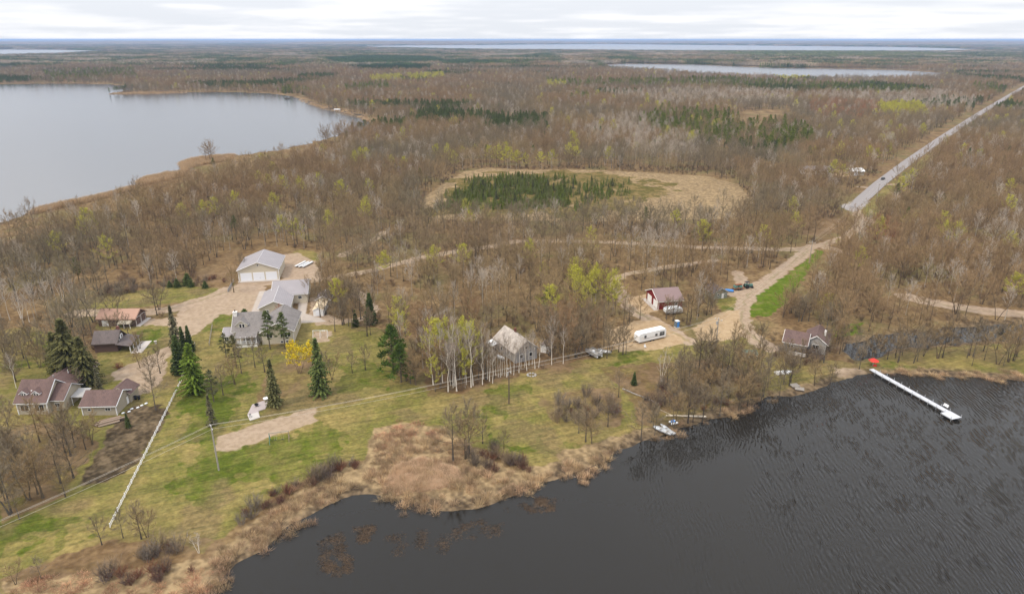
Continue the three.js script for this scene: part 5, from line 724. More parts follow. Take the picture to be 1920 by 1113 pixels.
each([[11.7,-181.4,11.7],[15.2,-182.2,12.4],[41.9,-170.7,10.5],[-58.7,-102.7,5.4],[-136.6,-167,11.3],[-163.6,-231.9,9.9],[-159.1,-229.8,9],[-158,-236.3,8.4],[-168.6,-216.7,11.3],[-163.7,-213.4,10.2],[56.5,-281.7,10.5],[51,-283.2,9.1],[74.5,-284.7,10.1],[-9.5,-236.3,12.5],[-5.9,-235.2,13.2],[-2.4,-237.4,12.9],[74.8,-291,9.3]], (x, z, h, _, i) => tree('birch_tree', i === 2 || i === 3 ? K.birch[2] : i > 9 ? K.pale[0] : K.birch[i % 3], x, z, h, ['left of the two white birches right of the tool shed', 'right of the two white birches right of the tool shed', 'many-stemmed white birch on the lawn below the trailer', 'small clump of leaning white birch stems at the marsh edge', 'white birch beside the dormered house', 'white birch at the left end of the hay field', 'second white birch at the left end of the hay field', 'white birch in the brown woods behind the hay field', 'white birch at the left edge of the woods', 'second white birch at the left edge of the woods', 'pale aspen by the track above the red garage', 'second pale aspen by the track above the red garage', 'pale aspen near the track at the twin pines', 'left of three silvery aspens in the woods behind the cottage', 'middle of three silvery aspens in the woods behind the cottage', 'right of three silvery aspens in the woods behind the cottage', 'second pale aspen near the track at the twin pines'][i], 'tree', undefined, i > 9 ? 'tan' : 'plain', i > 9 ? 1.3 : 1));
each([[-8.2,-168.8,13.3],[-6.3,-170.7,13.7],[-5.4,-169.5,11.4],[-1.5,-173.3,12.9],[-0.3,-175.3,12.4],[0.5,-174.6,10.7],[2,-176,13],[4.3,-177.3,11.1],[6.7,-178.7,11.2],[7.8,-179.4,10.2],[-17.4,-164.9,15.1],[-15.1,-165.2,16.5]], (x, z, h, _, i) => tree('birch_tree', K.birch[(i + 1) % 2], x, z, h, 'slim white birch standing closest in front of the grey cottage, ' + nth[i] + ' from left', 'tree', 'slim birches in front of the cottage', 'plain', 1.1, 0.2));
// bare trees in the yards and along the shore
const yard = [
  ['around the hay field and gravel yard', [[-126.3,-224.6,12.8],[-125.4,-225.1,11.8],[-105.7,-243.1,11.9],[-110.7,-265.9,9.6],[-66.3,-218.2,14.6],[-65.1,-220.6,10.9],[-59.3,-219.6,14.1],[-52,-216.7,14.4],[-58.2,-205.8,11.6],[-60.3,-236.3,9.4],[-75.1,-236.3,10]]],
  ['around the pink-roofed shed and cabin', [[-126.7,-198.2,11],[-125,-203.6,8.4],[-115.1,-190.3,7.5],[-139.3,-205.8,6.1],[-115.4,-192.2,5.9],[-137.4,-198.2,7.3]]],
  ['about the drive and the dormered house', [[-100.1,-168.8,10.9],[-92.5,-155.4,12],[-108.8,-179.4,6.9],[-103.1,-138.1,12.3],[-100.1,-137.2,8.6],[-117.4,-164.9,7.3],[-99.9,-139.4,9],[-101.3,-176,9.3],[-133.2,-176,7.6],[-134.1,-179.4,6.9],[-138,-179.4,7.7],[-146.6,-179.4,7.2]]],
  ['in the lower left corner of the lawn', [[-108.5,-125.6,11.2],[-101.7,-114.1,16],[-98.6,-119.2,15.2],[-94.1,-119.6,7.7],[-98.9,-112.4,8.5],[-105.3,-125.2,13.4],[-108.1,-120.5,11.2],[-105.4,-114.4,10.3],[-125.1,-147.1,9],[-115.3,-131.2,11.1],[-100.5,-120.5,9.9]]],
  ['on the lawn in front of the grey-roofed house', [[-77.9,-176,10.1],[-75.2,-179.4,10.6],[-77.3,-169.5,9.8],[-71.4,-176.6,9.8],[-78.2,-163.4,9.6],[-51.6,-168.8,11.4],[-50.9,-172,8.6],[-42.6,-178,9.2],[-46,-176,7.6],[-28.3,-169.5,9.8],[-26.7,-168.8,11.7],[-29.7,-171,8.8]]],
  ['in the marsh brush by the near lake', [[-71.4,-106.5,9.3],[-75.1,-106.8,7.2],[-70.6,-107.1,7.6],[-78.2,-105,7.4],[-13.4,-132.2,16.1],[-9.9,-135.4,15.1],[-10.8,-133.7,13.7],[-7,-139.9,8.7],[17.6,-140.4,12.1],[16.3,-144.1,7.7],[19.1,-139.9,8.7],[23.8,-147.1,9],[28.6,-161.9,8.8],[-84,-96.1,5.3],[-87.7,-94.8,5.3],[-1.9,-137.6,5.8]]],
  ['along the lake bank left of the dock', [[53.7,-176,14.7],[56.6,-176.6,15.4],[58.6,-176,10.1],[60.5,-172,13.5],[48,-164.9,12],[45.5,-167,11.8],[70.3,-192.2,10.7],[76.9,-192.2,10.2],[64.3,-167,12.3],[68.1,-163.4,12.4],[64.4,-164,14.3],[77.1,-168.8,10.8],[75.8,-169.5,9.8],[70.8,-167.9,12.2],[84.5,-169.5,9.2],[88.4,-168.8,8.8],[84.2,-179.4,10.2],[92.7,-182.9,12.1],[65.5,-179.4,8.5],[35.2,-149.6,6.8],[35.1,-147.1,7.5],[99.3,-198.2,14.5],[101.7,-194.1,10.8],[105.5,-206.7,8.5]]],
  ['around the trailer and the red garage', [[28.6,-185.8,12.5],[30.3,-190.3,9.6],[32.8,-190.3,9.6],[33.8,-188.4,11.4],[34.8,-188.7,8.7],[39.1,-211.1,7.7],[44,-216.7,9.4],[59.2,-213,11.7],[52.9,-215.8,8.6],[54.9,-214.8,10.1],[61.6,-216.7,9.8],[64.6,-218.7,9.6],[67.7,-219.6,10.3],[69.8,-220.6,8.3],[70.7,-236.3,8.4]]],
  ['right by the water left of the dock', [[31.1,-141.8,11.9],[34.9,-144.1,9.4],[40,-147.1,11.9],[44.3,-149.6,13.5],[48.3,-150.6,12.2],[53.4,-153.3,13.1],[59,-156,11.7],[61.9,-157.6,9.4],[66.3,-159.9,11.3],[72.2,-162.8,8.3],[63.4,-158.7,6.5],[45.7,-150.1,8]]],
  ['between the dark backwater and the lake', [[101.7,-179.4,8.5],[103.6,-185.8,10.8],[109.6,-187.2,11.9],[113.2,-185.8,8.8],[117,-188.4,11.4],[119,-188.4,8.3],[128.5,-185.8,13.4],[130.2,-186.5,12.2],[139.2,-188,14.2],[139.9,-187.2,13.6],[148.2,-183.6,13.4],[150,-184.3,11.1],[150.4,-192.2,10.2],[124.6,-190.3,9.8],[128.9,-192.2,9.8],[145.5,-191,11],[153.6,-188.4,13.2],[102.5,-192.2,9.8],[125.6,-198.2,14.5],[139.1,-198.2,12.7]]],
];
for (const [where, list] of yard) each(list, (x, z, h, _, i) => tree('bare_tree', K.near[(i * 3 + list.length) % 4], x, z, h, (nth[i] ?? 'last') + ' of the leafless trees ' + where, 'tree', 'leafless trees ' + where, ['plain', 'grey', 'tan', 'dark'][i % 4], 1));
// more of them, standing closer
const standing = [['on the bank between the trailer and the dock', 36, 8, 12], ['behind the lakeside house', 10, 8, 12], ['on the strip between backwater and lake', 16, 8, 12], ['in the lower left corner beyond the bare soil', 16, 8, 13], ['around the dormered house and cabin', 22, 7, 11], ['about the grey cottage', 26, 9, 13], ['beyond the drive right of the house', 18, 8, 12], ['under the power lines right of the tool shed', 14, 8, 12]];
{
  const r = rng(301), polys = [[[41.6,-169.5],[53,-179.4],[72.1,-190.3],[74.8,-179.4],[90.4,-179.4],[90.9,-173.3],[69.4,-164],[57.2,-157.1],[46.6,-153.5],[39.2,-157.6]], [[85.8,-215.8],[97.7,-223.1],[110.6,-218.2],[106.9,-198.2],[100.1,-198.2],[103.1,-213.4],[90.4,-213.4]], [[100.2,-187.2],[122.3,-192.2],[140.5,-194.9],[168,-198.2],[154.4,-179.4],[126,-181.4],[107.8,-182.9],[101.8,-183.6]], [[-126.2,-142.2],[-111.2,-147.1],[-99.1,-137.6],[-93.8,-118.7],[-103.4,-110.3]], [[-169.3,-202.3],[-151.6,-204.5],[-132.5,-179.4],[-134.9,-171],[-145.7,-169.5]], [[-23.4,-166.4],[-14.5,-164],[-4.5,-172],[-9.8,-190.3],[-20,-194.1],[-28.5,-182.9]], [[-73.4,-244.9],[-53.3,-236.3],[-43.9,-211.1],[-45.8,-198.2],[-62.1,-215.8]], [[8.6,-179.4],[22.6,-187.2],[28.3,-194.1],[32.2,-211.1],[17,-198.2],[10,-194.1]]];
  polys.forEach((p, k) => { const b = bounds(p), [say, n, lo, hi] = standing[k]; for (let i = 0; i < n; i++) { let x, z, t = 0; do { x = mix(b[0], b[1], r()); z = mix(b[2], b[3], r()); } while ((!inPoly(p, x, z) || lakeSD(x, z, 8) < 1.5 || at('gravel', x, z) > 0.2) && t++ < 80); const v = Math.floor(r() * 4); tree('bare_tree', (k === 2 ? [K.bare[0], K.bare[1], K.bare[3], K.bare[5]] : K.near)[v], x, z, lo + (hi - lo) * r(), ['tall leafless tree ', 'broad leafless tree ', 'twin-stemmed leafless tree ', 'slender leafless tree '][v] + say, 'tree', ['tall', 'broad', 'twin-stemmed', 'slender'][v] + ' leafless trees ' + say, ['plain', 'grey', 'tan', 'dark'][i % 4], 0.9 + 0.3 * r()); } });
}
// shrubs
const brush = [bush(1, {}), bush(2, { col: [0.19, 0.15, 0.11], H: 2.2 }), bush(3, { col: [0.17, 0.085, 0.06], H: 2 }), bush(4, { H: 3.4, stems: 30, open: 0.6, col: [0.2, 0.16, 0.12] })], rustBush = bush(5, { H: 1.4, stems: 36, col: [0.24, 0.10, 0.06], open: 1.2 });
const scatter = (polys, n, seed, f) => { const r = rng(seed), all = polys.map(bounds); for (let i = 0; i < n; i++) { const k = Math.floor(r() * polys.length), b = all[k]; let x, z, t = 0; do { x = mix(b[0], b[1], r()); z = mix(b[2], b[3], r()); } while (!inPoly(polys[k], x, z) && t++ < 60); f(x, z, r, k, i); } };
const where = ['thicket on the lawn by the near lake', 'brush around the birch clump below the trailer', 'brush on the bank left of the dock', 'brush along the marsh edge below the lawn', 'marsh thicket at the lower left', 'brush right of the cattail marsh', 'scrub along the woods behind the hay field', 'scrub beside the lakeside house'];
scatter([[[9.5,-152.2],[12,-159],[20,-161.9],[26.9,-159.9],[27.2,-152.2],[21.2,-147.1],[11.9,-147.1]], [[34.2,-164.9],[45,-171],[51.9,-163.4],[46.9,-154.9],[35.9,-154.9]], [[55.2,-176],[71.7,-179.4],[67.8,-163.4],[58.4,-156.2],[48,-153.5],[49,-163.4]], [[-54.9,-110.3],[-53.3,-117.8],[-46.3,-124.2],[-38.7,-131.6],[-34.1,-132.8],[-34.5,-129.9],[-41.6,-124.2],[-48.3,-116.1],[-51.9,-108]], [[-74.1,-99.4],[-71.1,-105],[-63,-105],[-57.9,-98],[-63.7,-94.2],[-72.1,-94.2]], [[-13.6,-135.4],[-7.6,-139.9],[-1.2,-135.4],[6,-129.1],[0,-127.1],[-9.6,-130.1]], [[-158,-236.3],[-151,-249.1],[-116.2,-260.5],[-111.6,-254.1],[-132,-252.8],[-150.1,-236.3]], [[78.7,-190.3],[98.4,-198.2],[95.1,-182.9],[81.1,-179.4]]], 295, 61, (x, z, r, k, i) => { const b = (k === 3 || k === 4) && r() < 0.3 ? 2 : Math.floor(r() * 4), t = ['plain', 'grey', 'dark', 'tan'][i % 4], look = ['tangled ', 'low ', 'red-stemmed ', 'tall upright '][b] + { plain: 'brown', grey: 'grey-brown', dark: 'dark', tan: 'tan' }[t] + ' shrub'; shrub(brush[b], x, z, 0.75 + 0.6 * r(), look + ' in the ' + where[k], look + 's in the ' + where[k], t); });
{ const p = [58.1,-180.7]; shrub(rustBush, p[0], p[1], 2.0, 'low mound of red-stemmed brush on the lawn below the trailer', undefined, 'plain', 'red_brush'); const q = [-79.4,-215.8]; tree('crabapple_tree', bareTree(19, { H: 6, spread: 0.5, base: 0.25, twig: [0.32, 0.10, 0.085], limbs: 16 }), q[0], q[1], 6.5, 'reddish budding ornamental tree between workshop and house', 'tree'); const d = [-115.1,-179.4]; shrub(rustBush, d[0], d[1], 1.4, 'red-brown shrub beside the cabin carport', undefined, 'plain', 'red_brush'); const e = [-95.3,-147.1]; shrub(K.spruce[2].all, e[0], e[1], 0.45, 'small dark evergreen mound beside the bare soil', undefined, 'dark', 'evergreen_shrub'); }
// cattails, reeds and floating weed
{
  const cat = [reeds(1, {}), reeds(2, { h: 1.8, col: [0.44, 0.33, 0.21] }), reeds(3, { h: 1.2, col: [0.32, 0.235, 0.155], lean: 0.9 })], lists = [[], [], []], pale = [], sedge = [];
  const beds = [[[-48.6,-108],[-49.6,-113.6],[-46.9,-120.5],[-42,-125.6],[-37.5,-126.5],[-33.3,-124.2],[-32.8,-119.6],[-38.6,-117],[-43.5,-109.6],[-46.3,-105.3]], [[-31.1,-120],[-31.8,-127.1],[-31.4,-135.4],[-30.7,-142.7],[-23.9,-147.6],[-14.4,-145.6],[-9.9,-135.4],[-2.4,-127.1],[5.9,-127.5],[12.4,-132],[19.8,-135.4],[25.8,-138.1],[25.8,-135.9],[20.5,-130.8],[11.7,-126],[5.8,-123.7],[-1.1,-118.2],[-8.7,-115.3],[-14.1,-114.4],[-22,-116.4],[-28.5,-118.9]], [[-56.5,-94.8],[-56.4,-101.4],[-51.7,-110.3],[-49.1,-111.9],[-46.7,-105],[-50.7,-99.4],[-51.5,-95.2],[-50.9,-91.7],[-54,-91.1]], [[-89.9,-94.2],[-82.6,-97.4],[-75.1,-99.4],[-55.1,-96.1],[-52.7,-92.6],[-87.8,-91.1]], [[26.4,-138.1],[45.9,-150.6],[69,-162.8],[78.7,-165.5],[78.2,-164.3],[68.3,-160.7],[45.2,-148.1],[27.6,-137.6]], [[106,-179.4],[122.8,-178.7],[146.8,-175.3],[158.1,-174],[156.1,-171.4],[144.8,-172.3],[120.8,-175.3],[106,-176.3]], [[-33.7,-143.4],[-30.4,-147.1],[-22.7,-149.1],[-15.9,-147.1],[-20.7,-143.4],[-29.4,-141.1],[-31.6,-135.4]]];
  { const r = rng(91); beds.forEach((bed, k) => { const q = bounds(bed), st = k === 3 || k === 6 ? 1.45 : 1.3; for (let z0 = q[2]; z0 < q[3]; z0 += st) for (let x0 = q[0]; x0 < q[1]; x0 += st) {
    const x = x0 + (r() - 0.5) * st * 1.3, z = z0 + (r() - 0.5) * st * 1.3; if (!inPoly(bed, x + (fbm(x / 3 + 31, z / 3, 2) - 0.5) * 9, z + (fbm(x / 3, z / 3 + 77, 2) - 0.5) * 9) || fbm(x / 3.2 + 13, z / 3.2, 2) < 0.38 || x > 190) { r(); continue; }
    const y = Math.max(WATER - 0.05, groundAt(x, z)), patch = fbm(x / 9 + 70, z / 9, 2), v = (0.62 + 0.75 * r()) * (0.75 + 0.5 * patch); const ru = k === 6 || k === 3 ? 0.8 : 1; lists[Math.floor(r() * 3)].push([x, y, z, 0.75 + 0.6 * r(), [v * 1.05, v * ru * (0.93 + 0.1 * r()), v * ru * 0.92], k === 3 || k === 6 ? 0.45 : k > 3 ? 0.6 : 0.85]); } }); }
  scatter([[[-27.5,-124.2],[-25.9,-130.8],[-20.8,-133.7],[-13.2,-130.1],[-10.3,-125.6],[-16,-122.3],[-23.8,-121.1]]], 1500, 92, (x, z, r) => { const v = 1.35 + 0.5 * r(); pale.push([x, groundAt(x, z), z, 0.8, [v, v * 0.98, v * 1.05], 0.6]); });
  scatter([[[-254.9,-462.7],[-251,-486.3],[-237.6,-494.7],[-232.1,-478.2],[-236,-455.4],[-244.2,-444.7]], [[-261,-538.3],[-252.5,-561.6],[-230.5,-572.6],[-224.6,-545.9],[-239.5,-521.4],[-239.5,-498.9]], [[-270.6,-377.4],[-254.4,-412.2],[-246.6,-441.2],[-241.4,-431.2],[-247.7,-400.4],[-263.2,-366.1]], [[-713.3,-1250.3],[-685.8,-1269.3],[-589.2,-1287.7],[-581.1,-1269.3],[-669.3,-1237.9]], [[-346.7,-1151.9],[-277.1,-1019.1],[-176.7,-861.5],[-169.8,-826.4],[-266.4,-978.6],[-334.6,-1110.7]]], 3600, 93, (x, z, r) => { const v = 0.85 + 0.4 * r(); sedge.push([x, groundAt(x, z), z, 1.3 + r(), [v, v * 0.95, v * 0.9], 0.8]); });
  lists.forEach((l, i) => mass('cattails', cat[i], l, 'tan dead cattails and reeds along the near lake shore', 'reeds')); mass('cattails', cat[0], pale, 'pale bleached reeds in the middle of the marsh', 'reeds'); mass('cattails', cat[1], sedge, 'tan reeds along the edge of the wide lake', 'reeds');
  const weed = (() => { const r = rng(3), s = new Soup(); for (let i = 0; i < 16; i++) { const a = r() * 6.283, d = Math.sqrt(r()) * 0.9; s.blade(V(Math.cos(a) * d, 0.01 + 0.03 * r(), Math.sin(a) * d), dirOf(r() * 6.283, 0.12 * r()), 0.3 + 0.3 * r(), 0.05, vary([0.095, 0.066, 0.044], r, 0.6), r); } return s.geo(); })(), wl = [];
  scatter([[[-37,-106.5],[-33.6,-109.6],[-30.5,-100.7],[-34.7,-98]], [[-31.1,-110.3],[-27.6,-111.1],[-26.7,-106.5],[-30.3,-106.5]], [[-24.4,-108],[-19,-110.3],[-12.5,-108],[-12.1,-103.6],[-22,-102.8]], [[-13.2,-110.3],[-6.4,-112.8],[-2.1,-111.9],[-2.6,-108],[-11.4,-107.2]], [[-1.1,-116.1],[6.8,-120.5],[7.7,-117],[1.1,-113.6]], [[4.5,-119.6],[9,-120.5],[8.8,-116.1],[5.5,-115.3]], [[-34.2,-103.6],[-29.8,-102.1],[-29.6,-96.7],[-35.1,-99.4]]], 1500, 94, (x, z, r) => { if (fbm(x / 1.6 + 50, z / 1.6, 3) < 0.53) return; const v = 0.7 + 0.6 * r(); wl.push([x, WATER + 0.005, z, 0.6 + 0.7 * r(), [v, v, v]]); });
  mass('floating_weed', weed, wl, 'brown drowned weed floating on the dark near lake', 'weed');
  // the bog: small dark spruces, thick in the middle
  const bl = [[], []], bogPoly = [[[-44.6,-378.7],[-40.8,-431.2],[-29.5,-470.4],[-7.5,-482.2],[37.7,-482.2],[57.7,-459],[79.3,-459],[77.1,-424.7],[49.3,-387.9],[35.3,-368.6],[-17.5,-366.1],[-42.7,-368.6]], [[-38.5,-371],[-34.5,-437.8],[-11,-466.5],[21.9,-466.5],[34.7,-441.2],[30.8,-387.9],[0,-371]]], core = [[-40.2,-373.5],[-34.5,-437.8],[-11,-466.5],[36.9,-470.4],[67.2,-450],[61.5,-409.2],[30.2,-378.7],[0,-371]], near = [];
  scatter(bogPoly, 2600, 95, (x, z, r) => { const c = inPoly(core, x, z); if (fbm(x / 12, z / 12, 2) < (c ? 0.4 : 0.45)) return; const h = (c ? 0.2 + 0.34 * r() * r() : 0.13 + 0.2 * r()), v = c ? 1.5 + 0.7 * r() : 1.6 + 0.8 * r(); near.push([x, z, h, [v, v * (c ? 1 : 0.95), v * 0.8]]); });
  near.sort((a, b) => b[2] - a[2]); near.forEach(([x, z, h, c], i) => { if (i < 130) tree('bog_spruce', K.spruce[i % 3], x, z, h * 12, 'green spruce in the dense stand at the middle of the bog', 'tree', 'tall spruces in the middle of the bog', ['fresh', 'plain', 'fresh'][i % 3], 0.9 + 0.5 * ((i * 7) % 10) / 10); else bl[i % 2].push([x, groundAt(x, z), z, h, c]); });
  bl.forEach((l, i) => mass('bog_thicket', K.spruce[i].all, l, 'low dark spruce and tamarack scrub covering the bog', 'scrub'));
  // understorey: low bare brush through the near woods
  const ub = [[], []]; { const r = rng(96); for (let z = -165; z > -520; z -= 5) for (let x = -(50 + 0.8 * -z); x < 50 + 0.8 * -z; x += 5) { const X = x + (r() - 0.5) * 5, Z = z + (r() - 0.5) * 5; if (fbm(X / 18 + 5, Z / 18, 2) < 0.44 || at('clear', X, Z) > 0.2 || lakeSD(X, Z, 5) < 2) continue; const v = 0.9 + 0.5 * r(); ub[r() < 0.5 ? 0 : 1].push([X, groundAt(X, Z), Z, 0.6 + 0.7 * r(), [v * 1.05, v, v * 0.85]]); } }
  ub.forEach((l, i) => mass('underbrush', brush[i * 2 + (i ? -1 : 0)], l, 'low leafless underbrush between the woodland trees', 'underbrush'));
}
console.log('planting done');

// ---------------------------------------------------------------- the woods
const zones = {   // where other kinds of tree stand among the brown ones
  pine: [[[135.4,-754.3],[174.3,-849.5],[223.6,-893],[269.6,-804.5],[299.6,-754.3],[290.1,-662.5],[260.3,-601.9],[190.8,-521.4],[186.5,-545.9],[190.6,-586.9],[164,-572.6],[165.4,-651.6],[142.5,-662.5]], [[46.9,-1571.3],[158.5,-1514.7],[281.6,-1571.3],[450.6,-1632.3],[588.6,-1514.7],[535.6,-1323.1],[427.6,-1295.7],[344.3,-1351.7],[222.8,-1351.7],[121.5,-1351.7]], [[575,-1479.1],[662.1,-1381.5],[738.6,-1295.7],[676,-1151.9],[575.4,-1196.3],[504.4,-1244]], [[85.9,-1141.3],[125.9,-1196.3],[123.3,-1091.1],[87.5,-1053.9]], [[853,-1323.1],[941.2,-1396.8],[827.2,-1196.3],[767.9,-1173.7]], [[1318.4,-4841.5],[2078.1,-5231.5],[2620.8,-4505.2],[2309,-3727.1],[1560.1,-3523.8],[1209.5,-3727.1]], [[-421.5,-1219.7],[-405.1,-1351.7],[-337.2,-1196.3],[-351.4,-1110.7]], [[-1263.6,-1930.7],[-1157.7,-2197.1],[-874.6,-1675.6],[-1008.4,-1552]], [[-317.4,-1323.1],[-265.4,-1479.1],[-213.8,-1295.7],[-264.8,-1173.7]]],
  plantation: [[[-865.9,-3256.9],[-714.7,-3727.1],[-416,-3523.8],[-225.2,-2766.8],[-392.7,-2652.5],[-592,-2497.5]], [[-542.3,-2359.4],[-377.3,-2547.1],[-244.7,-2275.4],[-259.6,-2055.5],[-434.5,-2089.2]], [[-342.1,-2891.3],[-179,-3027.3],[-49.1,-2652.5],[-199.7,-2449.7]]],
  red: [[[397.2,-963.3],[473.1,-1045],[523.4,-1019.1],[539.3,-963.3],[481,-832],[387.2,-793.9],[354.4,-832]], [[167.8,-324.7],[188.6,-334.7],[174.5,-297.6],[152.3,-281.7]]],
  pale: [[[65.1,-651.6],[95,-778.6],[151.9,-832],[172.8,-754.3],[167.3,-601.9],[138,-521.4],[80.5,-545.9]], [[444,-1091.1],[621.9,-1295.7],[733,-1219.7],[703.4,-1072.2],[582.7,-893],[514.9,-893],[500,-1002.5]], [[-19.8,-236.3],[-12.6,-254.1],[4.1,-247.9],[1.9,-228.2],[-15,-223.1]], [[125.9,-1196.3],[320.7,-1256.6],[485.5,-1196.3],[393.9,-1002.5],[211.4,-963.3]], [[47.9,-310.6],[82.4,-297.6],[78.9,-274.3],[46.8,-270.7]], [[219.5,-315.2],[260.6,-345.4],[262.1,-324.7],[210.9,-260.5],[193.7,-267.2]], [[-189.6,-236.3],[-175.3,-244.9],[-154.5,-220.6],[-158.3,-206.7],[-175.9,-206.7]]],
  lime: [[[-337.3,-1675.6],[-276.8,-1769.3],[-231.8,-1552],[-294.3,-1514.7]], [[-267.2,-1794.3],[-181.3,-1873.8],[-152.2,-1632.3],[-220.2,-1552]], [[612.2,-1675.6],[711.7,-1769.3],[682,-1632.3],[591.1,-1552]], [[66.3,-1479.1],[113.2,-1514.7],[108.6,-1381.5],[70.9,-1351.7]], [[491.9,-955.8],[566.8,-986.4],[497,-837.8],[434.5,-815.3]], [[18,-239.1],[38.7,-244.9],[37.2,-220.6],[18.3,-215.8]]],
  meadow: [[[264.7,-849.5],[313.6,-941.1],[379,-963.3],[335.5,-832],[276.5,-754.3],[247.7,-754.3]], [[-609.1,-1289],[-366.5,-1219.7],[-149.8,-754.3],[-146.8,-709.7],[-328.9,-1091.1],[-577.2,-1219.7]]],
};
const zbox = {}; for (const k in zones) zbox[k] = zones[k].map(bounds);
const inZone = (k, x, z) => zones[k].some((p, i) => { const b = zbox[k][i]; return x >= b[0] && x <= b[1] && z >= b[2] && z <= b[3] && inPoly(p, x, z); });
const freeOf = (x, z) => {
  if (-z < 638 && at('clear', x, z) > 0.3) return false;
  if (-z > 380 && -z < 638 && x > -80 && x < 200 && at('clear', x + (fbm(x / 9 + 21, z / 9, 2) - 0.5) * 26, z + (fbm(x / 9, z / 9 + 55, 2) - 0.5) * 26) > 0.3 && noise(x / 3, z / 3) < 0.7) return false;
  if (lakeSD(x, z, 20) < (x < -40 && -z > 340 && -z < 860 ? 13 : 2.8)) return false;
  if (-z > 250 && distPoly(asphaltLine, x, z, false) < (-z > 640 ? 11 : 9) + 5 * noise(x / 20, z / 20)) return false;
  return !inZone('meadow', x, z);
};
function pick(x, z, r) {   // what grows at this spot, and its tone
  const big = fbm(x / 90 + 3, z / 90 + 8, 3), fine = fbm(x / 25 + 60, z / 25, 2), v = 0.82 + 0.4 * r();
  if (inZone('plantation', x, z)) return ['pine', 0.8, [0.7, 0.85, 0.85]];
  if (inZone('pine', x, z) && r() < 0.62) return [r() < 0.7 ? 'pine' : 'spruce', 0.65 + 0.4 * r(), [v * 1.45, v * 1.4, v * 0.95]];
  if (inZone('lime', x, z) && r() < 0.8) return ['lime', 0.85, [v, v, v]];
  if (inZone('red', x, z) && r() < 0.6) return ['bare', 0.75, [1.35 * v, 0.85 * v, 0.75 * v]];
  if (inZone('pale', x, z) && r() < 0.55) return ['pale', 0.85, [v, v, v]];
  const e = fbm(x / 160 + 20, z / 160 + 70, 2);
  if (-z > 700 && e > 0.67 - 0.16 * smooth(1500, 3200, -z) && r() < 0.35 + (e - 0.5) * 3) return ['pine', 0.8, [v, v, v]];
  const q = r();
  if (q < 0.004 + 0.012 * smooth(600, 1500, -z)) return ['pine', 0.75, [v, v, v]];
  if (q < 0.016 + 0.06 * smooth(0.64, 0.78, fine)) return ['lime', 0.8 + 0.2 * r(), [v, v, v]];
  if (q < 0.085 + 0.18 * smooth(0.5, 0.75, fine)) return ['pale', 0.85, [v, v, v]];
  const warm = smooth(0.35, 0.65, big), c = mix3(mix3([0.9, 0.96, 1.0], [1.12, 1.0, 0.88], warm), [1.2, 1.15, 0.98], 0.8 * smooth(0.5, 0.72, fbm(x / 40 + 500, z / 40, 2)));
  return ['bare', 0.72 + 0.5 * r(), [c[0] * v, c[1] * v, c[2] * v]];
}
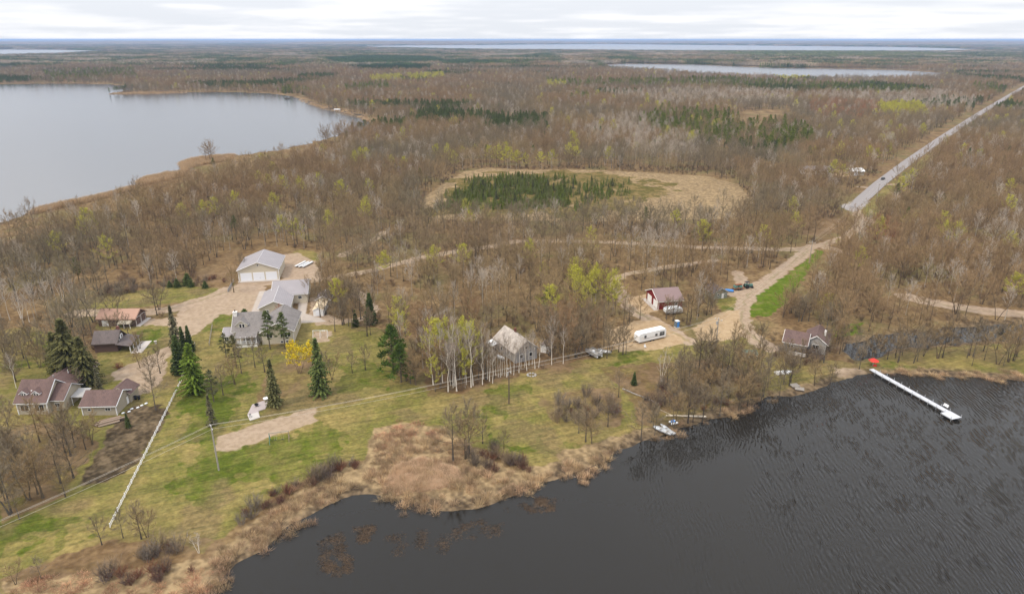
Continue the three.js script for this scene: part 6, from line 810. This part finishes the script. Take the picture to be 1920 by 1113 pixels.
{
  const r = rng(2024), lists = {}, cand = [], step0 = 5.6;
  for (let z = -160; z > -2400;) {
    const st = step0 * (1 + smooth(400, 2000, -z) * 0.55);
    for (let x = -(60 + 0.82 * -z); x < 60 + 0.82 * -z; x += st) {
      const X = x + (r() - 0.5) * st * 0.95, Z = z + (r() - 0.5) * st * 0.95, gap = fbm(X / 14 + 9, Z / 14, 2);
      if (gap < 0.3 || !freeOf(X, Z)) { r(); continue; }
      const [k, s, c] = pick(X, Z, r); cand.push([k, X, Z, s, c, Math.floor(r() * 97)]);
    }
    z -= st;
  }
  cand.sort((a, b) => Math.hypot(a[1], a[2]) - Math.hypot(b[1], b[2]));
  const inView = (x, z) => Math.abs(x) < 0.72 * -z + 6, made = {};
  ['', 'broad ', 'tall ', 'twin-stemmed ', 'low spreading ', 'tall thin ', 'dense ', 'many-stemmed ', 'small ', 'tall leaning ', 'open-crowned ', 'forked '].forEach((f, i) => { kind.bare[i].form = f; });
  const say = { bare: ['bare_tree', 'leafless brown tree in the woods near '], pale: ['aspen_tree', 'pale leafless aspen in the woods near '], lime: ['budding_tree', 'yellow-green budding tree in the woods near '], pine: ['pine_tree', 'dark green pine in the woods near '], spruce: ['spruce_tree', 'dark spruce in the woods near '] };
  const most = { bare: 45, pale: 90, lime: 60, pine: 40, spruce: 20 };
  for (const [k, x, z, s, c, v] of cand) {
    const src = kind[k][v % kind[k].length];
    if (inView(x, z) && (made[k] ?? 0) < most[k]) {
      made[k] = (made[k] ?? 0) + 1; const [mk, mp] = nearest(x, z), dx = x - mp[0], dz = z - mp[1], side = Math.abs(dx) > Math.abs(dz) ? (dx < 0 ? 'left of ' : 'right of ') : dz < 0 ? 'behind ' : 'in front of ', form = src.form ?? '', m = c[0] > c[2] * 1.15 ? (v % 3 ? 'plain' : 'rust') : v % 3 ? 'grey' : 'plain';
      if (!src.H) { src.all.computeBoundingBox(); src.H = src.all.boundingBox.max.y; }
      tree(say[k][0], src, x, z, src.H * s, say[k][1].replace('tree', form + 'tree').replace('near ', side) + mk, 'tree', (k === 'bare' ? form + 'woodland trees ' : say[k][0].replace('_', ' ') + 's in the woods ') + side + mk, k === 'bare' ? m : 'plain');
    } else { const id = k + (v % kind[k].length); (lists[id] ??= { k, src, l: [] }).l.push([x, groundAt(x, z), z, s, c, 0.82 + 0.36 * ((v * 7) % 10) / 10]); }
  }
  const say2 = { bare: 'brown leafless woodland stretching away behind the clearings', pale: 'pale leafless aspens mixed through the far woodland', lime: 'yellow-green budding trees scattered through the far woodland', pine: 'dark green pines in the far woodland', spruce: 'dark spruces in the far woodland' };
  for (const id in lists) mass('woodland', lists[id].src.all, lists[id].l, say2[lists[id].k], 'woodland');
  console.log('woods', cand.length, JSON.stringify(made));

  // farther off: groves, then whole stands
  const grove = (seed, n, R, H, blades, wid, col, cone) => {
    const q = rng(seed), s = new Soup();
    for (let i = 0; i < n; i++) {
      const a = i * 2.4, d = Math.sqrt((i + 0.5) / n) * R, x = Math.cos(a) * d + (q() - 0.5) * 3, z = Math.sin(a) * d + (q() - 0.5) * 3, h = H * (0.75 + 0.45 * q()), c = vary(col, q, 0.45);
      if (!cone) s.blade(V(x, -1, z), V(0, 1, 0), h, 0.5, vary(BARK, q, 0.3), q);
      for (let k = 0; k < blades; k++) { const t = cone ? q() ** 1.4 : 0.3 + 0.7 * q(), rr = (cone ? 2.2 * (1 - t) : 3.2 * Math.sqrt(Math.max(0, 1 - ((t - 0.62) / 0.42) ** 2))) * Math.sqrt(q()), b = q() * 6.283; s.blade(V(x + Math.cos(b) * rr, h * t, z + Math.sin(b) * rr), dirOf(q() * 6.283, cone ? 0.3 : 1.0 - q()), wid * 3.2, wid, vary(c, q, 0.3), q); }
    }
    return s.geo();
  };
  const G = { bare: [grove(1, 8, 11, 13, 60, 0.5, TWIG), grove(2, 8, 11, 12, 60, 0.5, TWIG)], pale: [grove(3, 8, 11, 13, 60, 0.5, [0.33, 0.28, 0.22])], lime: [grove(4, 8, 11, 12, 60, 0.5, [0.29, 0.25, 0.08])], pine: [grove(5, 9, 11, 14, 60, 0.8, NEEDLE, true)] };
  const S = { bare: [grove(6, 60, 42, 13, 16, 1.3, TWIG), grove(7, 60, 42, 13, 16, 1.3, TWIG)], pale: [grove(8, 60, 42, 13, 16, 1.3, [0.30, 0.255, 0.20])], lime: [grove(9, 60, 42, 12, 16, 1.3, [0.25, 0.22, 0.09])], pine: [grove(10, 66, 42, 14, 18, 1.5, NEEDLE, true)] };
  for (const [set, z0, z1, st, edge] of [[G, 2400, 6000, 17, 9], [S, 6000, 32000, 62, 40]]) {
    const ls = {};
    for (let z = -z0; z > -z1;) {
      const step = st * (1 + Math.max(0, -z - 8000) / 6000);
      for (let x = 0.80 * z; x < 0.80 * -z; x += step) {
        const X = x + (r() - 0.5) * step, Z = z + (r() - 0.5) * step;
        if (lakeSD(X, Z, 100) < edge || distPoly(asphaltLine, X, Z, false) < 14) continue;
        if (fbm(X / 120 + 44, Z / 120, 2) < 0.25) continue;
        let [k, s, c] = pick(X, Z, r); if (k === 'spruce') k = 'pine'; const g = fbm(X / 300 + 11, Z / 300, 2); if (k === 'bare' && g > 0.6) k = 'pale'; { const t = 0.62 + 0.7 * r(); c = [c[0] * t, c[1] * t, c[2] * t]; } if (k === 'bare' && r() < 0.10) k = 'pine';
        const id = k + Math.floor(r() * set[k].length); (ls[id] ??= { g: set[k][id.at(-1)], k, l: [] }).l.push([X, groundAt(X, Z), Z, (0.85 + 0.35 * r()) * Math.min(1.6, step / st), c, 1 / Math.min(1.6, step / st)]);
      }
      z -= step;
    }
    let n = 0; for (const id in ls) { n += ls[id].l.length; mass('distant_woodland', ls[id].g, ls[id].l, say2[ls[id].k].replace('far', 'farthest').replace('stretching away behind the clearings', 'reaching to the horizon'), 'woodland'); }
    console.log('groves', n);
  }
}
console.log('woods done');
renderer.render(scene, camera);
